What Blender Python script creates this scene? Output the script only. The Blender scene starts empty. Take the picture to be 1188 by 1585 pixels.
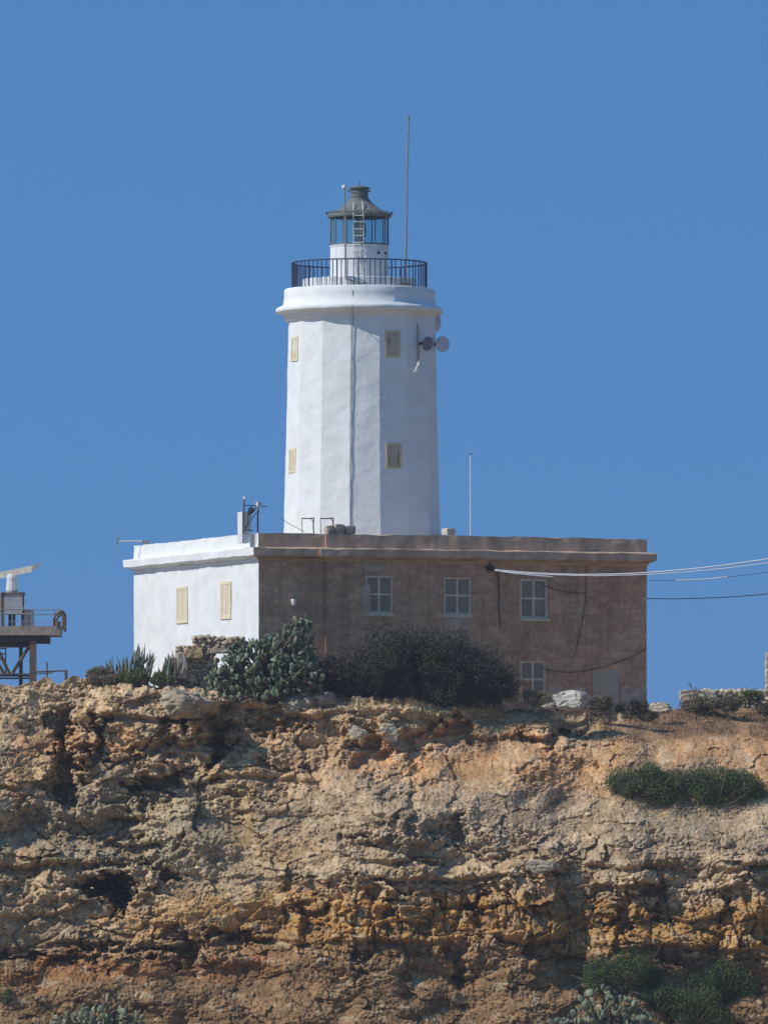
import bpy, math, random
import numpy as np
from mathutils import Vector
R = math.radians
random.seed(7)
# ------------------------------------------------------------------ camera, sky, sun
F = 14250.0            # focal length in photograph pixels
HY = 1400.0            # eye-level row of the photograph
scn = bpy.context.scene
cd = bpy.data.cameras.new("camera"); cam = bpy.data.objects.new("camera", cd); scn.collection.objects.link(cam)
cd.sensor_fit = 'VERTICAL'; cd.sensor_height = 36; cd.lens = F / 1585 * 36
cd.clip_start = 1; cd.clip_end = 20000
cam.location = (0, 0, 0); cam.rotation_euler = (R(90) + math.atan((HY - 792.5) / F), 0, 0)
scn.camera = cam
ALPHA = R(21.5)
SUN_PHI = R(-69.3); SUN_EL = R(43)
SUN = Vector((math.sin(SUN_PHI) * math.cos(SUN_EL), -math.cos(SUN_PHI) * math.cos(SUN_EL), math.sin(SUN_EL)))
w = bpy.data.worlds.new("World"); scn.world = w; w.use_nodes = True
nt = w.node_tree; nt.nodes.clear()
out = nt.nodes.new('ShaderNodeOutputWorld'); bg = nt.nodes.new('ShaderNodeBackground')
sky = nt.nodes.new('ShaderNodeTexSky'); sky.sky_type = 'NISHITA'; sky.sun_disc = False
sky.sun_elevation = SUN_EL; sky.sun_rotation = math.atan2(SUN.x, SUN.y)
sky.altitude = 300; sky.air_density = 1.0; sky.dust_density = 0.3; sky.ozone_density = 2.0
tc = nt.nodes.new('ShaderNodeTexCoord'); ad = nt.nodes.new('ShaderNodeVectorMath'); ad.operation = 'ADD'
ad.inputs[1].default_value = (0, 0, 0.42)
nm = nt.nodes.new('ShaderNodeVectorMath'); nm.operation = 'NORMALIZE'
nt.links.new(tc.outputs['Generated'], ad.inputs[0]); nt.links.new(ad.outputs[0], nm.inputs[0]); nt.links.new(nm.outputs[0], sky.inputs[0])
hsv = nt.nodes.new('ShaderNodeHueSaturation'); hsv.inputs['Saturation'].default_value = 1.0
tint = nt.nodes.new('ShaderNodeVectorMath'); tint.operation = 'MULTIPLY'; tint.inputs[1].default_value = (.585, .985, 1.22)   # dry, clear air: deeper blue
nt.links.new(sky.outputs[0], hsv.inputs['Color']); nt.links.new(hsv.outputs[0], tint.inputs[0]); nt.links.new(tint.outputs[0], bg.inputs[0])
bg.inputs[1].default_value = 0.15; nt.links.new(bg.outputs[0], out.inputs[0])
sd = bpy.data.lights.new("sun", 'SUN'); sd.energy = 4.0; sd.angle = R(0.5); sd.color = (1.0, 0.96, 0.89)
so = bpy.data.objects.new("sun", sd); scn.collection.objects.link(so); so.rotation_euler = SUN.to_track_quat('Z', 'Y').to_euler()
so.location = (-60, 300, 80)
scn.view_settings.view_transform = 'Standard'; scn.view_settings.look = 'None'
scn.view_settings.exposure = -0.2; scn.view_settings.gamma = 1

# ------------------------------------------------------------------ noise
def _h(ix, iy, seed):
    n = (ix.astype(np.int64) * 374761393 + iy.astype(np.int64) * 668265263 + seed * 1442695041) & 0xFFFFFFFF
    n = ((n ^ (n >> 13)) * 1274126177) & 0xFFFFFFFF
    n = ((n ^ (n >> 16)) * 2246822519) & 0xFFFFFFFF
    return (n ^ (n >> 15)) & 0xFFFFFFFF
def rnd(ix, iy, seed): return _h(ix, iy, seed) / 4294967295.0
def perlin(x, y, seed=0):
    x = np.asarray(x, float); y = np.asarray(y, float)
    ix = np.floor(x); iy = np.floor(y); fx = x - ix; fy = y - iy
    u = fx * fx * fx * (fx * (fx * 6 - 15) + 10); v = fy * fy * fy * (fy * (fy * 6 - 15) + 10)
    def g(dx, dy):
        a = rnd(ix + dx, iy + dy, seed) * 2 * np.pi
        return np.cos(a) * (fx - dx) + np.sin(a) * (fy - dy)
    a = g(0, 0); b = g(1, 0); c = g(0, 1); d = g(1, 1)
    return (a + (b - a) * u + (c - a) * v + (a - b - c + d) * u * v) * 1.5
def fbm(x, y, seed=0, oct=4, gain=.5):
    s = 0; a = 1
    for i in range(oct): s = s + a * perlin(x, y, seed + i * 17); x = x * 2.03 + 5.2; y = y * 2.03 + 1.7; a *= gain
    return s
def voronoi(x, y, seed=0):
    ix = np.floor(x); iy = np.floor(y)
    f1 = np.full(x.shape, 9.); f2 = np.full(x.shape, 9.); rid = np.zeros(x.shape); dx1 = np.zeros(x.shape); dy1 = np.zeros(x.shape)
    for i in (-1, 0, 1):
        for j in (-1, 0, 1):
            cx = ix + i + rnd(ix + i, iy + j, seed); cy = iy + j + rnd(ix + i, iy + j, seed + 5)
            d = np.hypot(x - cx, y - cy); c = d < f1
            f2 = np.where(c, f1, np.minimum(f2, d)); rid = np.where(c, rnd(ix + i, iy + j, seed + 9), rid)
            dx1 = np.where(c, x - cx, dx1); dy1 = np.where(c, y - cy, dy1); f1 = np.where(c, d, f1)
    return f1, f2, rid, dx1, dy1
def sstep(a, b, x):
    t = np.clip((x - a) / (b - a), 0, 1); return t * t * (3 - 2 * t)
def wob(P, scale):
    x, y, z = P[:, 0] / scale, P[:, 1] / scale, P[:, 2] / scale
    def n(k): return (fbm(x * .9 + y * .5 + k * 7.3, z + .25 * y + k, 200 + k, 3) + fbm(y * .9 - x * .5 + k * 3.1, z - .3 * x, 230 + k, 3) + fbm(x + 3, y + .2 * z + k, 260 + k, 2))
    return np.stack([n(1), n(2), n(3)], 1)

# ------------------------------------------------------------------ mesh builder (world coordinates)
def px(X, Y, d): return Vector(((X - 594) / F * d, d, (HY - Y) / F * d))
class MB:
    def __init__(s): s.v = []; s.f = []; s.m = []
    def add(s, vs, fs, m=0):
        b = len(s.v); s.v += [tuple(v) for v in vs]
        for f in fs: s.f.append(tuple(i + b for i in f)); s.m.append(m)
    def hexa(s, p, m=0):   # 8 corners: bottom 0-3, top 4-7
        s.add(p, [(0, 3, 2, 1), (4, 5, 6, 7), (0, 1, 5, 4), (1, 2, 6, 5), (2, 3, 7, 6), (3, 0, 4, 7)], m)
    def box(s, o, a, b, c, m=0):  # origin and three edge vectors
        o = Vector(o); a = Vector(a); b = Vector(b); c = Vector(c)
        s.hexa([o, o + a, o + a + b, o + b, o + c, o + a + c, o + a + b + c, o + b + c], m)
    def cbox(s, c, sx, sy, sz, m=0, rot=0.0):
        a = Vector((math.cos(rot) * sx, math.sin(rot) * sx, 0)); b = Vector((-math.sin(rot) * sy, math.cos(rot) * sy, 0)); h = Vector((0, 0, sz))
        s.box(Vector(c) - a / 2 - b / 2 - h / 2, a, b, h, m)
    def tube(s, pts, r, n=6, m=0, cap=True):
        pts = [Vector(p) for p in pts]; rs = r if isinstance(r, (list, tuple)) else [r] * len(pts)
        vs = []
        for i, p in enumerate(pts):
            t = (pts[min(i + 1, len(pts) - 1)] - pts[max(i - 1, 0)]).normalized()
            ref = Vector((0, 0, 1)) if abs(t.z) < .9 else Vector((0, 1, 0))
            a = t.cross(ref).normalized(); b = t.cross(a)
            for k in range(n):
                q = 2 * math.pi * k / n; vs.append(p + (a * math.cos(q) + b * math.sin(q)) * rs[i])
        fs = []
        for i in range(len(pts) - 1):
            for k in range(n):
                k2 = (k + 1) % n; fs.append((i * n + k, i * n + k2, (i + 1) * n + k2, (i + 1) * n + k))
        if cap: fs.append(tuple(range(n))[::-1]); fs.append(tuple((len(pts) - 1) * n + k for k in range(n)))
        s.add(vs, fs, m)
    def lathe(s, c, prof, n=48, m=0, a0=0.0, sub=1, caps=True):  # prof = [(r,z)], a0 first vertex angle measured from toward-camera to the right
        vs = []; N = n * sub
        for r, z in prof:
            for k in range(n):
                for j in range(sub):
                    q0 = a0 + 2 * math.pi * k / n; q1 = a0 + 2 * math.pi * (k + 1) / n; t = j / sub
                    x = (1 - t) * math.sin(q0) + t * math.sin(q1); y = -((1 - t) * math.cos(q0) + t * math.cos(q1))
                    vs.append((c[0] + r * x, c[1] + r * y, z))
        fs = []
        for i in range(len(prof) - 1):
            for k in range(N):
                k2 = (k + 1) % N; fs.append((i * N + k, i * N + k2, (i + 1) * N + k2, (i + 1) * N + k))
        if caps: fs.append(tuple(range(N))[::-1]); fs.append(tuple((len(prof) - 1) * N + k for k in range(N)))
        s.add(vs, fs, m)
    def wobble(s, amp, scale):
        P = np.array(s.v); P = P + wob(P, scale) * amp; s.v = [tuple(p) for p in P]; return s
def mesh_obj(name, V, Fc, mats, parent=None, loc=None, smooth=False, mi=None, fast=False):
    me = bpy.data.meshes.new(name)
    root = parent
    while root is not None and root.parent is not None: root = root.parent
    V = np.asarray(V, dtype=np.float64)
    off = np.array(root.location) if root is not None else (np.array(loc) if loc is not None else np.zeros(3))
    V = V - off
    if fast:     # Fc is an (n,k) array
        Fc = np.asarray(Fc, dtype=np.int32); n, k = Fc.shape
        me.vertices.add(len(V)); me.vertices.foreach_set('co', V.ravel().astype(np.float32))
        me.loops.add(n * k); me.loops.foreach_set('vertex_index', Fc.ravel())
        me.polygons.add(n); me.polygons.foreach_set('loop_start', np.arange(0, n * k, k, dtype=np.int32))
        me.update(calc_edges=True)
    else:
        me.from_pydata([tuple(v) for v in V], [], Fc); me.update()
    if not isinstance(mats, (list, tuple)): mats = [mats]
    for m in mats: me.materials.append(m)
    if mi is not None: me.polygons.foreach_set('material_index', np.asarray(mi, dtype=np.int32))
    if smooth: me.polygons.foreach_set('use_smooth', np.ones(len(me.polygons), dtype=bool))
    o = bpy.data.objects.new(name, me); scn.collection.objects.link(o)
    if parent is not None: o.parent = parent
    elif loc is not None: o.location = loc
    return o
def obj(name, mb, mats, parent=None, loc=None, smooth=False):
    return mesh_obj(name, mb.v, mb.f, mats, parent, loc, smooth, mb.m if isinstance(mats, (list, tuple)) else None)
def tag(o, label=None, cat=None, group=None, kind=None):
    if label: o['label'] = label
    if cat: o['category'] = cat
    if group: o['group'] = group
    if kind: o['kind'] = kind
    return o
def thing(name, label, cat, loc, group=None):
    o = bpy.data.objects.new(name, None); scn.collection.objects.link(o); o.location = loc; o.empty_display_size = .3
    return tag(o, label, cat, group)

# ------------------------------------------------------------------ materials
def newmat(name):
    m = bpy.data.materials.new(name); m.use_nodes = True; t = m.node_tree
    return m, t, t.nodes['Principled BSDF']
def pm(name, c1, c2=None, scale=3.0, rough=.85, bump=0.0, bscale=8.0, bdist=.02, island=0.0, metal=0.0, detail=6, spec=.3, lo=.35, hi=.65, stretch=None):
    m, t, b = newmat(name); N = t.nodes; L = t.links
    b.inputs['Roughness'].default_value = rough; b.inputs['Metallic'].default_value = metal
    b.inputs['Specular IOR Level'].default_value = spec
    tc = N.new('ShaderNodeTexCoord'); vec = tc.outputs['Object']
    if stretch:
        mp = N.new('ShaderNodeMapping'); mp.inputs['Scale'].default_value = stretch; L.new(vec, mp.inputs[0]); vec = mp.outputs[0]
    c2 = c2 or tuple(x * .8 for x in c1)
    nz = N.new('ShaderNodeTexNoise'); nz.inputs['Scale'].default_value = scale; nz.inputs['Detail'].default_value = detail; L.new(vec, nz.inputs['Vector'])
    rp = N.new('ShaderNodeValToRGB'); rp.color_ramp.elements[0].position = lo; rp.color_ramp.elements[1].position = hi
    rp.color_ramp.elements[0].color = (*c1, 1); rp.color_ramp.elements[1].color = (*c2, 1); L.new(nz.outputs['Fac'], rp.inputs[0])
    col = rp.outputs[0]
    if island:
        g = N.new('ShaderNodeNewGeometry'); mr = N.new('ShaderNodeMapRange'); mr.inputs['To Min'].default_value = 1 - island; mr.inputs['To Max'].default_value = 1 + island
        L.new(g.outputs['Random Per Island'], mr.inputs[0]); h = N.new('ShaderNodeHueSaturation'); L.new(mr.outputs[0], h.inputs['Value']); L.new(col, h.inputs['Color']); col = h.outputs[0]
    L.new(col, b.inputs['Base Color'])
    if bump:
        n2 = N.new('ShaderNodeTexNoise'); n2.inputs['Scale'].default_value = bscale; n2.inputs['Detail'].default_value = 8; L.new(vec, n2.inputs['Vector'])
        bp = N.new('ShaderNodeBump'); bp.inputs['Strength'].default_value = bump; bp.inputs['Distance'].default_value = bdist
        L.new(n2.outputs['Fac'], bp.inputs['Height']); L.new(bp.outputs[0], b.inputs['Normal'])
    return m
M = {}
M['white'] = pm('white_limewash', (.82, .82, .795), (.75, .745, .71), 1.3, .9, .55, 2.4, .035)
M['white2'] = pm('white_plaster', (.78, .78, .76), (.66, .66, .63), 2.5, .9, .3, 5.0, .02)
M['metal_white'] = pm('white_painted_metal', (.75, .75, .73), (.6, .6, .57), 6, .5)
M['metal_grey'] = pm('galvanised_metal', (.30, .30, .30), (.2, .19, .18), 8, .55)
M['metal_dark'] = pm('dark_iron', (.035, .035, .04), (.06, .05, .045), 10, .6)
M['rail'] = pm('blue_black_iron', (.03, .045, .10), (.05, .06, .10), 10, .6)
M['green'] = pm('weathered_green_copper', (.11, .165, .165), (.19, .19, .165), 4, .65, .2, 10)
M['rust'] = pm('rusty_steel', (.17, .115, .085), (.10, .075, .065), 5, .8, .2, 10)
M['cream'] = pm('cream_paint', (.80, .70, .50), (.72, .61, .42), 5, .8)
M['tanframe'] = pm('sandy_window_surround', (.76, .57, .31), (.64, .48, .26), 5, .85)
M['dish'] = pm('pale_grey_dish', (.62, .62, .64), (.5, .5, .53), 3, .6)
M['louvre'] = pm('faded_louvre_paint', (.50, .36, .19), (.38, .26, .14), 6, .8)
M['frame'] = pm('pale_window_frame', (.74, .58, .40), (.60, .47, .33), 4, .8)
M['panel'] = pm('grey_shutter_panel', (.36, .28, .20), (.28, .215, .155), 5, .8)
M['block'] = pm('weathered_limestone', (.42, .35, .26), (.27, .22, .17), 3, .9, .5, 6, .03, island=.15)
M['rubble'] = pm('rubble_stone', (.56, .43, .29), (.36, .27, .185), 3, .95, .6, 7, .04, island=.28)
M['sealed'] = pm('cement_render', (.54, .42, .30), (.44, .34, .24), 2, .9, .2, 8)
M['cable'] = pm('black_cable', (.05, .045, .045), None, 4, .7)
M['cable_sunlit'] = pm('sunlit_cable', (.7, .7, .7), (.6, .6, .6), 4, .5)  # sunlight on top of the overhead cables, put into their colour
M['pad'] = pm('cactus_pad', (.080, .115, .060), (.165, .18, .105), 3, .55, island=.35, spec=.4)
M['padgrey'] = pm('dry_cactus_pad', (.15, .18, .10), (.27, .265, .17), 3, .6, island=.35)
M['trunk'] = pm('woody_stem', (.12, .085, .06), (.18, .14, .10), 6, .9, .4, 10)
M['greytwig'] = pm('grey_dead_twig', (.30, .26, .20), (.18, .15, .11), 4, .9, island=.3)
M['blade'] = pm('succulent_blade', (.10, .13, .085), (.20, .19, .13), 3, .6, island=.35)
M['twig'] = pm('dark_dry_twig', (.060, .050, .042), (.09, .075, .06), 4, .9, island=.4)
M['leafdark'] = pm('dark_small_leaf', (.045, .050, .032), (.08, .075, .05), 3, .7, island=.4)
M['leaf'] = pm('green_shrub_leaf', (.085, .125, .030), (.17, .18, .075), 2.2, .65, island=.5)
M['leafpine'] = pm('deep_green_needle', (.060, .105, .026), (.11, .14, .045), 2.2, .65, island=.5)
M['leafgrey'] = pm('grey_green_scrub', (.19, .165, .10), (.29, .225, .14), 1.5, .8, island=.35)
M['straw'] = pm('dry_grass', (.28, .19, .11), (.20, .13, .08), .6, .9, island=.35)
M['rockwhite'] = pm('pale_rock', (.56, .46, .32), (.40, .32, .22), 2.2, .9, .7, 5, .06)
M['rockbright'] = pm('bright_limestone', (.56, .51, .43), (.40, .35, .27), 1.6, .9, .8, 6, .06)
M['rocktan'] = pm('tan_rock', (.46, .37, .25), (.30, .235, .16), 2.2, .9, .8, 5, .07)
def glass():
    m, t, b = newmat('lantern_glass'); N = t.nodes; L = t.links
    b.inputs['Base Color'].default_value = (.25, .42, .45, 1); b.inputs['Roughness'].default_value = .05
    tr = N.new('ShaderNodeBsdfTransparent'); tr.inputs[0].default_value = (.80, .93, .96, 1); mx = N.new('ShaderNodeMixShader'); mx.inputs[0].default_value = .16
    L.new(tr.outputs[0], mx.inputs[1]); L.new(b.outputs[0], mx.inputs[2]); L.new(mx.outputs[0], N['Material Output'].inputs[0]); return m
M['glass'] = glass()
def facade():
    m, t, b = newmat('pink_brown_sandstone'); N = t.nodes; L = t.links
    b.inputs['Roughness'].default_value = .95; b.inputs['Specular IOR Level'].default_value = .15
    tc = N.new('ShaderNodeTexCoord'); mp = N.new('ShaderNodeMapping'); mp.inputs['Rotation'].default_value = (0, 0, -ALPHA); L.new(tc.outputs['Object'], mp.inputs[0])
    sp = N.new('ShaderNodeSeparateXYZ'); L.new(mp.outputs[0], sp.inputs[0])
    cb = N.new('ShaderNodeCombineXYZ'); L.new(sp.outputs['X'], cb.inputs['X']); L.new(sp.outputs['Z'], cb.inputs['Y'])
    def noise(s, vec, det=6):
        n = N.new('ShaderNodeTexNoise'); n.inputs['Scale'].default_value = s; n.inputs['Detail'].default_value = det; L.new(vec, n.inputs['Vector']); return n.outputs['Fac']
    def ramp(f, st):
        r = N.new('ShaderNodeValToRGB'); e = r.color_ramp.elements
        e[0].position, e[0].color = st[0][0], (*st[0][1], 1); e[1].position, e[1].color = st[-1][0], (*st[-1][1], 1)
        for p, c in st[1:-1]: q = e.new(p); q.color = (*c, 1)
        L.new(f, r.inputs[0]); return r.outputs[0]
    def mix(f, a, c, mode='MIX'):
        x = N.new('ShaderNodeMix'); x.data_type = 'RGBA'; x.blend_type = mode
        if isinstance(f, float): x.inputs[0].default_value = f
        else: L.new(f, x.inputs[0])
        L.new(a, x.inputs[6]); L.new(c, x.inputs[7]); return x.outputs[2]
    base = ramp(noise(.55, mp.outputs[0]), [(.3, (.51, .30, .18)), (.5, (.56, .325, .19)), (.7, (.59, .37, .225))])
    br = N.new('ShaderNodeTexBrick'); br.inputs['Scale'].default_value = 1.0; br.inputs['Brick Width'].default_value = .62; br.inputs['Row Height'].default_value = .27
    br.inputs['Mortar Size'].default_value = .008; br.inputs['Color1'].default_value = (.78, .74, .74, 1); br.inputs['Color2'].default_value = (1.12, 1.1, 1.08, 1); br.inputs['Mortar'].default_value = (.86, .84, .8, 1)
    L.new(cb.outputs[0], br.inputs['Vector'])
    c = mix(.85, base, br.outputs[0], 'MULTIPLY')
    fine = ramp(noise(6, mp.outputs[0], 8), [(.35, (.78, .78, .78)), (.65, (1.15, 1.14, 1.12))])
    c = mix(.8, c, fine, 'MULTIPLY')
    # streaks
    m2 = N.new('ShaderNodeMapping'); m2.inputs['Scale'].default_value = (1.6, 1.6, .12); L.new(mp.outputs[0], m2.inputs[0])
    stf = ramp(noise(1.4, m2.outputs[0], 6), [(.46, (1.05, 1.05, 1.05)), (.62, (.60, .57, .58))])
    c = mix(.42, c, stf, 'MULTIPLY')
    L.new(c, b.inputs['Base Color'])
    bp = N.new('ShaderNodeBump'); bp.inputs['Strength'].default_value = .35; bp.inputs['Distance'].default_value = .02
    L.new(noise(5, mp.outputs[0], 9), bp.inputs['Height']); L.new(bp.outputs[0], b.inputs['Normal'])
    return m
M['facade'] = facade()
M['parapet'] = pm('grey_brown_weathered_stone', (.64, .44, .30), (.42, .285, .195), 1.6, .95, .4, 5, .03, stretch=(1, 1, .6))
M['lichen'] = pm('ochre_stone_moulding', (.60, .38, .17), (.46, .29, .16), 1.5, .95, .3, 5)

# ------------------------------------------------------------------ cliff
RX = [-1500, -200, 0, 130, 200, 270, 340, 430, 520, 600, 700, 800, 860, 950, 1010, 1050, 1188, 1400, 2500]
RY = [1070, 1062, 1058, 1050, 1055, 1059, 1070, 1074, 1078, 1082, 1088, 1096, 1101, 1100, 1098, 1094, 1088, 1084, 1084]
def rimd(X): return np.interp(X, [0, 600, 850, 1000, 1188, 1500], [391.5, 391.5, 393.5, 397.5, 400, 401])
def rimz(X): return (HY - np.interp(X, RX, RY)) / F * rimd(X)
PY = np.array([1040, 1060, 1085, 1110, 1140, 1180, 1230, 1300, 1350, 1400, 1450, 1520, 1600, 1720])
PX = np.array([-300, 0, 90, 200, 330, 500, 700, 850, 1000, 1188, 1450])
PT = np.array([   # metres in front of the rim line
    [0, 0, .8, 1.3, 1.8, 2.6, 3.4, 4.4, 5.0, 5.6, 6.0, 8.0, 10.5, 15],
    [0, 0, .8, 1.3, 1.9, 2.7, 3.4, 4.2, 4.8, 5.3, 5.8, 7.6, 10.0, 15],
    [0, 0, .5, .9, 1.3, 2.0, 2.6, 3.6, 4.3, 4.8, 5.4, 7.2, 9.8, 15],
    [0, .1, .9, 1.5, 1.9, 2.3, 2.8, 3.6, 4.2, 4.6, 5.2, 7.2, 9.8, 15],
    [0, .1, 1.0, 1.5, 1.8, 2.2, 2.9, 3.9, 4.6, 5.0, 5.5, 7.4, 10.2, 15],
    [0, 0, .5, .9, 1.1, 1.8, 3.2, 5.4, 6.2, 6.6, 7.1, 8.6, 11.2, 16],
    [0, 0, .3, .9, 1.4, 2.4, 4.4, 6.6, 7.4, 7.8, 8.2, 9.6, 12.2, 17],
    [0, 0, 0, 1.0, 1.8, 3.6, 5.6, 7.8, 8.8, 9.3, 9.7, 11.0, 13.4, 18],
    [0, 0, 0, 1.5, 5.4, 8.0, 9.8, 12.0, 13.2, 13.7, 14.1, 15.2, 17.4, 22],
    [0, 0, 0, 2.2, 7.2, 10.0, 12.0, 14.6, 15.8, 16.3, 16.7, 17.6, 19.4, 24],
    [0, 0, 0, 2.4, 7.6, 11.0, 13.0, 15.5, 16.8, 17.3, 17.7, 18.6, 20.4, 25]])
PT[:, 11] -= .8; PT[:, 12] -= 2.1; PT[:, 13] -= 3.0
def prof(X, Y):
    a = np.clip(np.searchsorted(PX, X) - 1, 0, len(PX) - 2); t = np.clip((X - PX[a]) / (PX[a + 1] - PX[a]), 0, 1); t = t * t * (3 - 2 * t)
    b = np.clip(np.searchsorted(PY, Y) - 1, 0, len(PY) - 2); s = np.clip((Y - PY[b]) / (PY[b + 1] - PY[b]), 0, 3)
    return (PT[a, b] * (1 - t) + PT[a + 1, b] * t) * (1 - s) + (PT[a, b + 1] * (1 - t) + PT[a + 1, b + 1] * t) * s
# hand-placed hollows (-) and bulges (+): X, Y, rx, ry, metres, sharpness
FEAT = [(174, 1370, 38, 14, -2.8, 4), (186, 1388, 22, 16, -2.4, 4), (194, 1404, 10, 12, -1.4, 3), (180, 1348, 46, 9, .6, 3), (135, 1385, 26, 8, .5, 3), (215, 1385, 14, 12, .4, 3), (268, 1352, 12, 12, -1.0, 3), (104, 1190, 17, 62, -1.3, 3), (92, 1120, 16, 26, -.8, 2),
        (236, 1214, 42, 9, -1.1, 3), (170, 1290, 60, 20, -.5, 1.5), (350, 1150, 18, 45, -.7, 2), (130, 1090, 50, 26, .5, 2), (205, 1110, 70, 26, .5, 1.5),
        (298, 1086, 44, 18, 1.1, 2.5), (290, 1113, 36, 11, -1.0, 3), (290, 1134, 34, 8, .6, 3), (338, 1142, 15, 36, -1.1, 3), (125, 1135, 28, 46, .8, 3), (156, 1145, 9, 36, -.8, 3), (130, 1158, 24, 5, -.5, 3), (130, 1182, 30, 6, -.6, 3), (245, 1186, 34, 18, .8, 3), (206, 1268, 40, 9, -.5, 2), (215, 1310, 46, 12, -.7, 2), (240, 1240, 30, 7, -.4, 2), (430, 1122, 50, 10, -.7, 3),
        (575, 1170, 26, 30, -.8, 2), (545, 1135, 20, 20, .5, 2.5), (600, 1130, 14, 20, .4, 2.5), (712, 1112, 12, 18, -.7, 3), (640, 1180, 16, 34, -.5, 2), (700, 1140, 50, 12, -.6, 3),
        (860, 1140, 50, 8, -.6, 3), (800, 1128, 60, 10, .4, 2), (565, 1250, 60, 45, 1.3, 1), (570, 1310, 36, 16, -.6, 2), (700, 1285, 22, 14, -.6, 3),
        (830, 1352, 28, 9, -.6, 3), (850, 1335, 40, 12, .5, 3), (995, 1378, 26, 10, -.9, 3), (480, 1372, 40, 10, -.4, 3), (590, 1385, 26, 12, -.6, 3), (380, 1450, 40, 8, -.6, 3),
        (320, 1448, 70, 7, -.5, 3), (710, 1490, 16, 34, -.8, 2), (560, 1490, 8, 30, -.6, 2), (955, 1420, 12, 40, -.7, 2), (1010, 1400, 10, 36, -.6, 2), (1110, 1410, 9, 36, -.6, 2),
        (740, 1400, 10, 34, -.7, 2), (480, 1420, 12, 26, -.6, 2), (60, 1480, 80, 6, -.6, 3), (200, 1472, 90, 6, -.6, 3), (830, 1390, 12, 20, -.5, 2), (1060, 1350, 40, 8, .3, 3),
        (1160, 1345, 30, 8, -.4, 3), (660, 1430, 10, 16, -.4, 2), (295, 1470, 9, 26, -.6, 2), (640, 1260, 10, 30, -.4, 2), (40, 1290, 40, 30, -.4, 1.5), (30, 1370, 26, 10, -.5, 2)]
def lay(X):      # vertical wander of the beds
    return 14 * perlin(X / 170., X * 0 + .3, 41) + 7 * perlin(X / 50., X * 0 + .7, 42)
def surf(X, Y):
    """X, Y photo-pixel-like coordinates on the face (37 units per metre) -> depth (m from camera), masks"""
    xm = X / 37.; ym = Y / 37.
    wx = fbm(xm / 2.6, ym / 2.6, 3, 2) * .30; wy = fbm(xm / 2.6, ym / 2.6, 33, 2) * .22
    x = xm + wx + fbm(xm / .55, ym / .55, 5, 3) * .11; y = ym + wy + fbm(xm / .55, ym / .55, 35, 3) * .09
    d = prof(X, Y)
    L = lay(X)
    top = np.interp(X, RX, RY)
    below = np.clip((Y - top) / 14., 0, 1)
    # how stony
    earth = np.zeros_like(X)
    earth = np.maximum(earth, sstep(90, 50, X) * sstep(1250, 1200, Y) * .75)
    earth = np.maximum(earth, sstep(620, 700, X + .9 * (Y - 1200)) * sstep(1165, 1200, Y + 20 * wx) * sstep(1310, 1265, Y) * .93)
    earth = np.maximum(earth, sstep(900, 980, X) * sstep(1330, 1270, Y) * .95)
    earth = np.maximum(earth, sstep(120, 60, np.abs((X - 560) * .55 + (Y - 1250))) * sstep(330, 250, np.abs(X - 560)) * .7)
    earth = np.maximum(earth, .30)
    earth = np.maximum(earth, sstep(1455, 1520, Y + 40 * wx) * .72)
    earth = np.maximum(earth, sstep(90, 60, np.hypot(X - 520, (Y - 1255) * 1.3)) * .9)
    st = 1 - earth
    big = .85 * fbm(x / 4.6, y / 3.6, 61, 3)
    def facet(u, v, seed):
        f1, f2, rid, dx, dy = voronoi(u, v, seed); tx = (rid * 57.3) % 1 * 2 - 1; ty = (rid * 91.7) % 1 * 1.6 - 1.1
        return (rid - .5) * .8 + 1.0 * (dx * tx + dy * ty), f2 - f1, rid
    A, ea, rid = facet(x / 2.1, y / 1.05, 11); Bf, eb, gid = facet(x / .85 + 40, y / .52, 12); Cf, ec, hid = facet(x / .36 + 80, y / .25, 13); Df, ed, _q = facet(x / .17 + 10, y / .13, 15)
    g1, g2, lid, _, _ = voronoi(x / .30 + 3, y / .25, 16)
    reg = sstep(-.3, .35, fbm(X / 120., Y / 80., 73, 3)); reg2 = sstep(-.3, .35, fbm(X / 70. + 9, Y / 60., 74, 3))
    pop = .08 * (.45 - np.abs(perlin(x / .34, y / .27, 97))) * 2 + .065 * (.45 - np.abs(perlin(x / .15, y / .13, 98))) * 2
    reg3 = .35 + .65 * sstep(-.25, .3, fbm(X / 95. + 4, Y / 45., 75, 3))
    lump = .20 * np.sqrt(np.clip(1 - g1 * g1 * 1.3, 0, 1)) * (lid > .45) * reg2
    # thin beds: shelves that stick out
    lz = (Y + L + 26 * wy)
    def shelf(c, wdt, a): # bulge with undercut below
        q = (lz - c) / wdt; return a * np.where(q < 0, np.exp(-q * q * .8), np.exp(-q * q * 9) * 1.0 - .65 * np.exp(-(q - .55) ** 2 * 14))
    shl = shelf(1105, 16, .45) + shelf(1145, 14, .22) + shelf(1205, 16, .30) + shelf(1262, 13, .22) + shelf(1330, 20, .45) + shelf(1362, 13, .35) + shelf(1408, 14, .25) + shelf(1455, 18, .45) + shelf(1500, 16, .2)
    mod = .35 + .9 * sstep(-.35, .45, fbm(X / 190., Y / 90., 71, 2))
    # vertical joints in the ochre band
    band = sstep(1360, 1385, lz) * sstep(1500, 1455, lz) * sstep(380, 520, X)
    j1, j2, jid, _, _ = voronoi(x / .62 + 9, y / 2.3, 14)
    vj = (jid - .5) * .55 - .45 * np.exp(-(j2 - j1) / .09)
    pits = -.38 * sstep(.22, .55, fbm(x / .7 + 7, y / .45, 96, 3)) * (.25 + .75 * st) * (.3 + .7 * reg)
    grav = .05 * (.5 - np.abs(perlin(xm / .11, ym / .10, 94))) + .05 * (.5 - np.abs(perlin(xm / .19, ym / .16, 95)))
    fine = grav * (.5 + .9 * earth) + .05 * fbm(xm / .16, ym / .14, 92, 4, .62)
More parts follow.
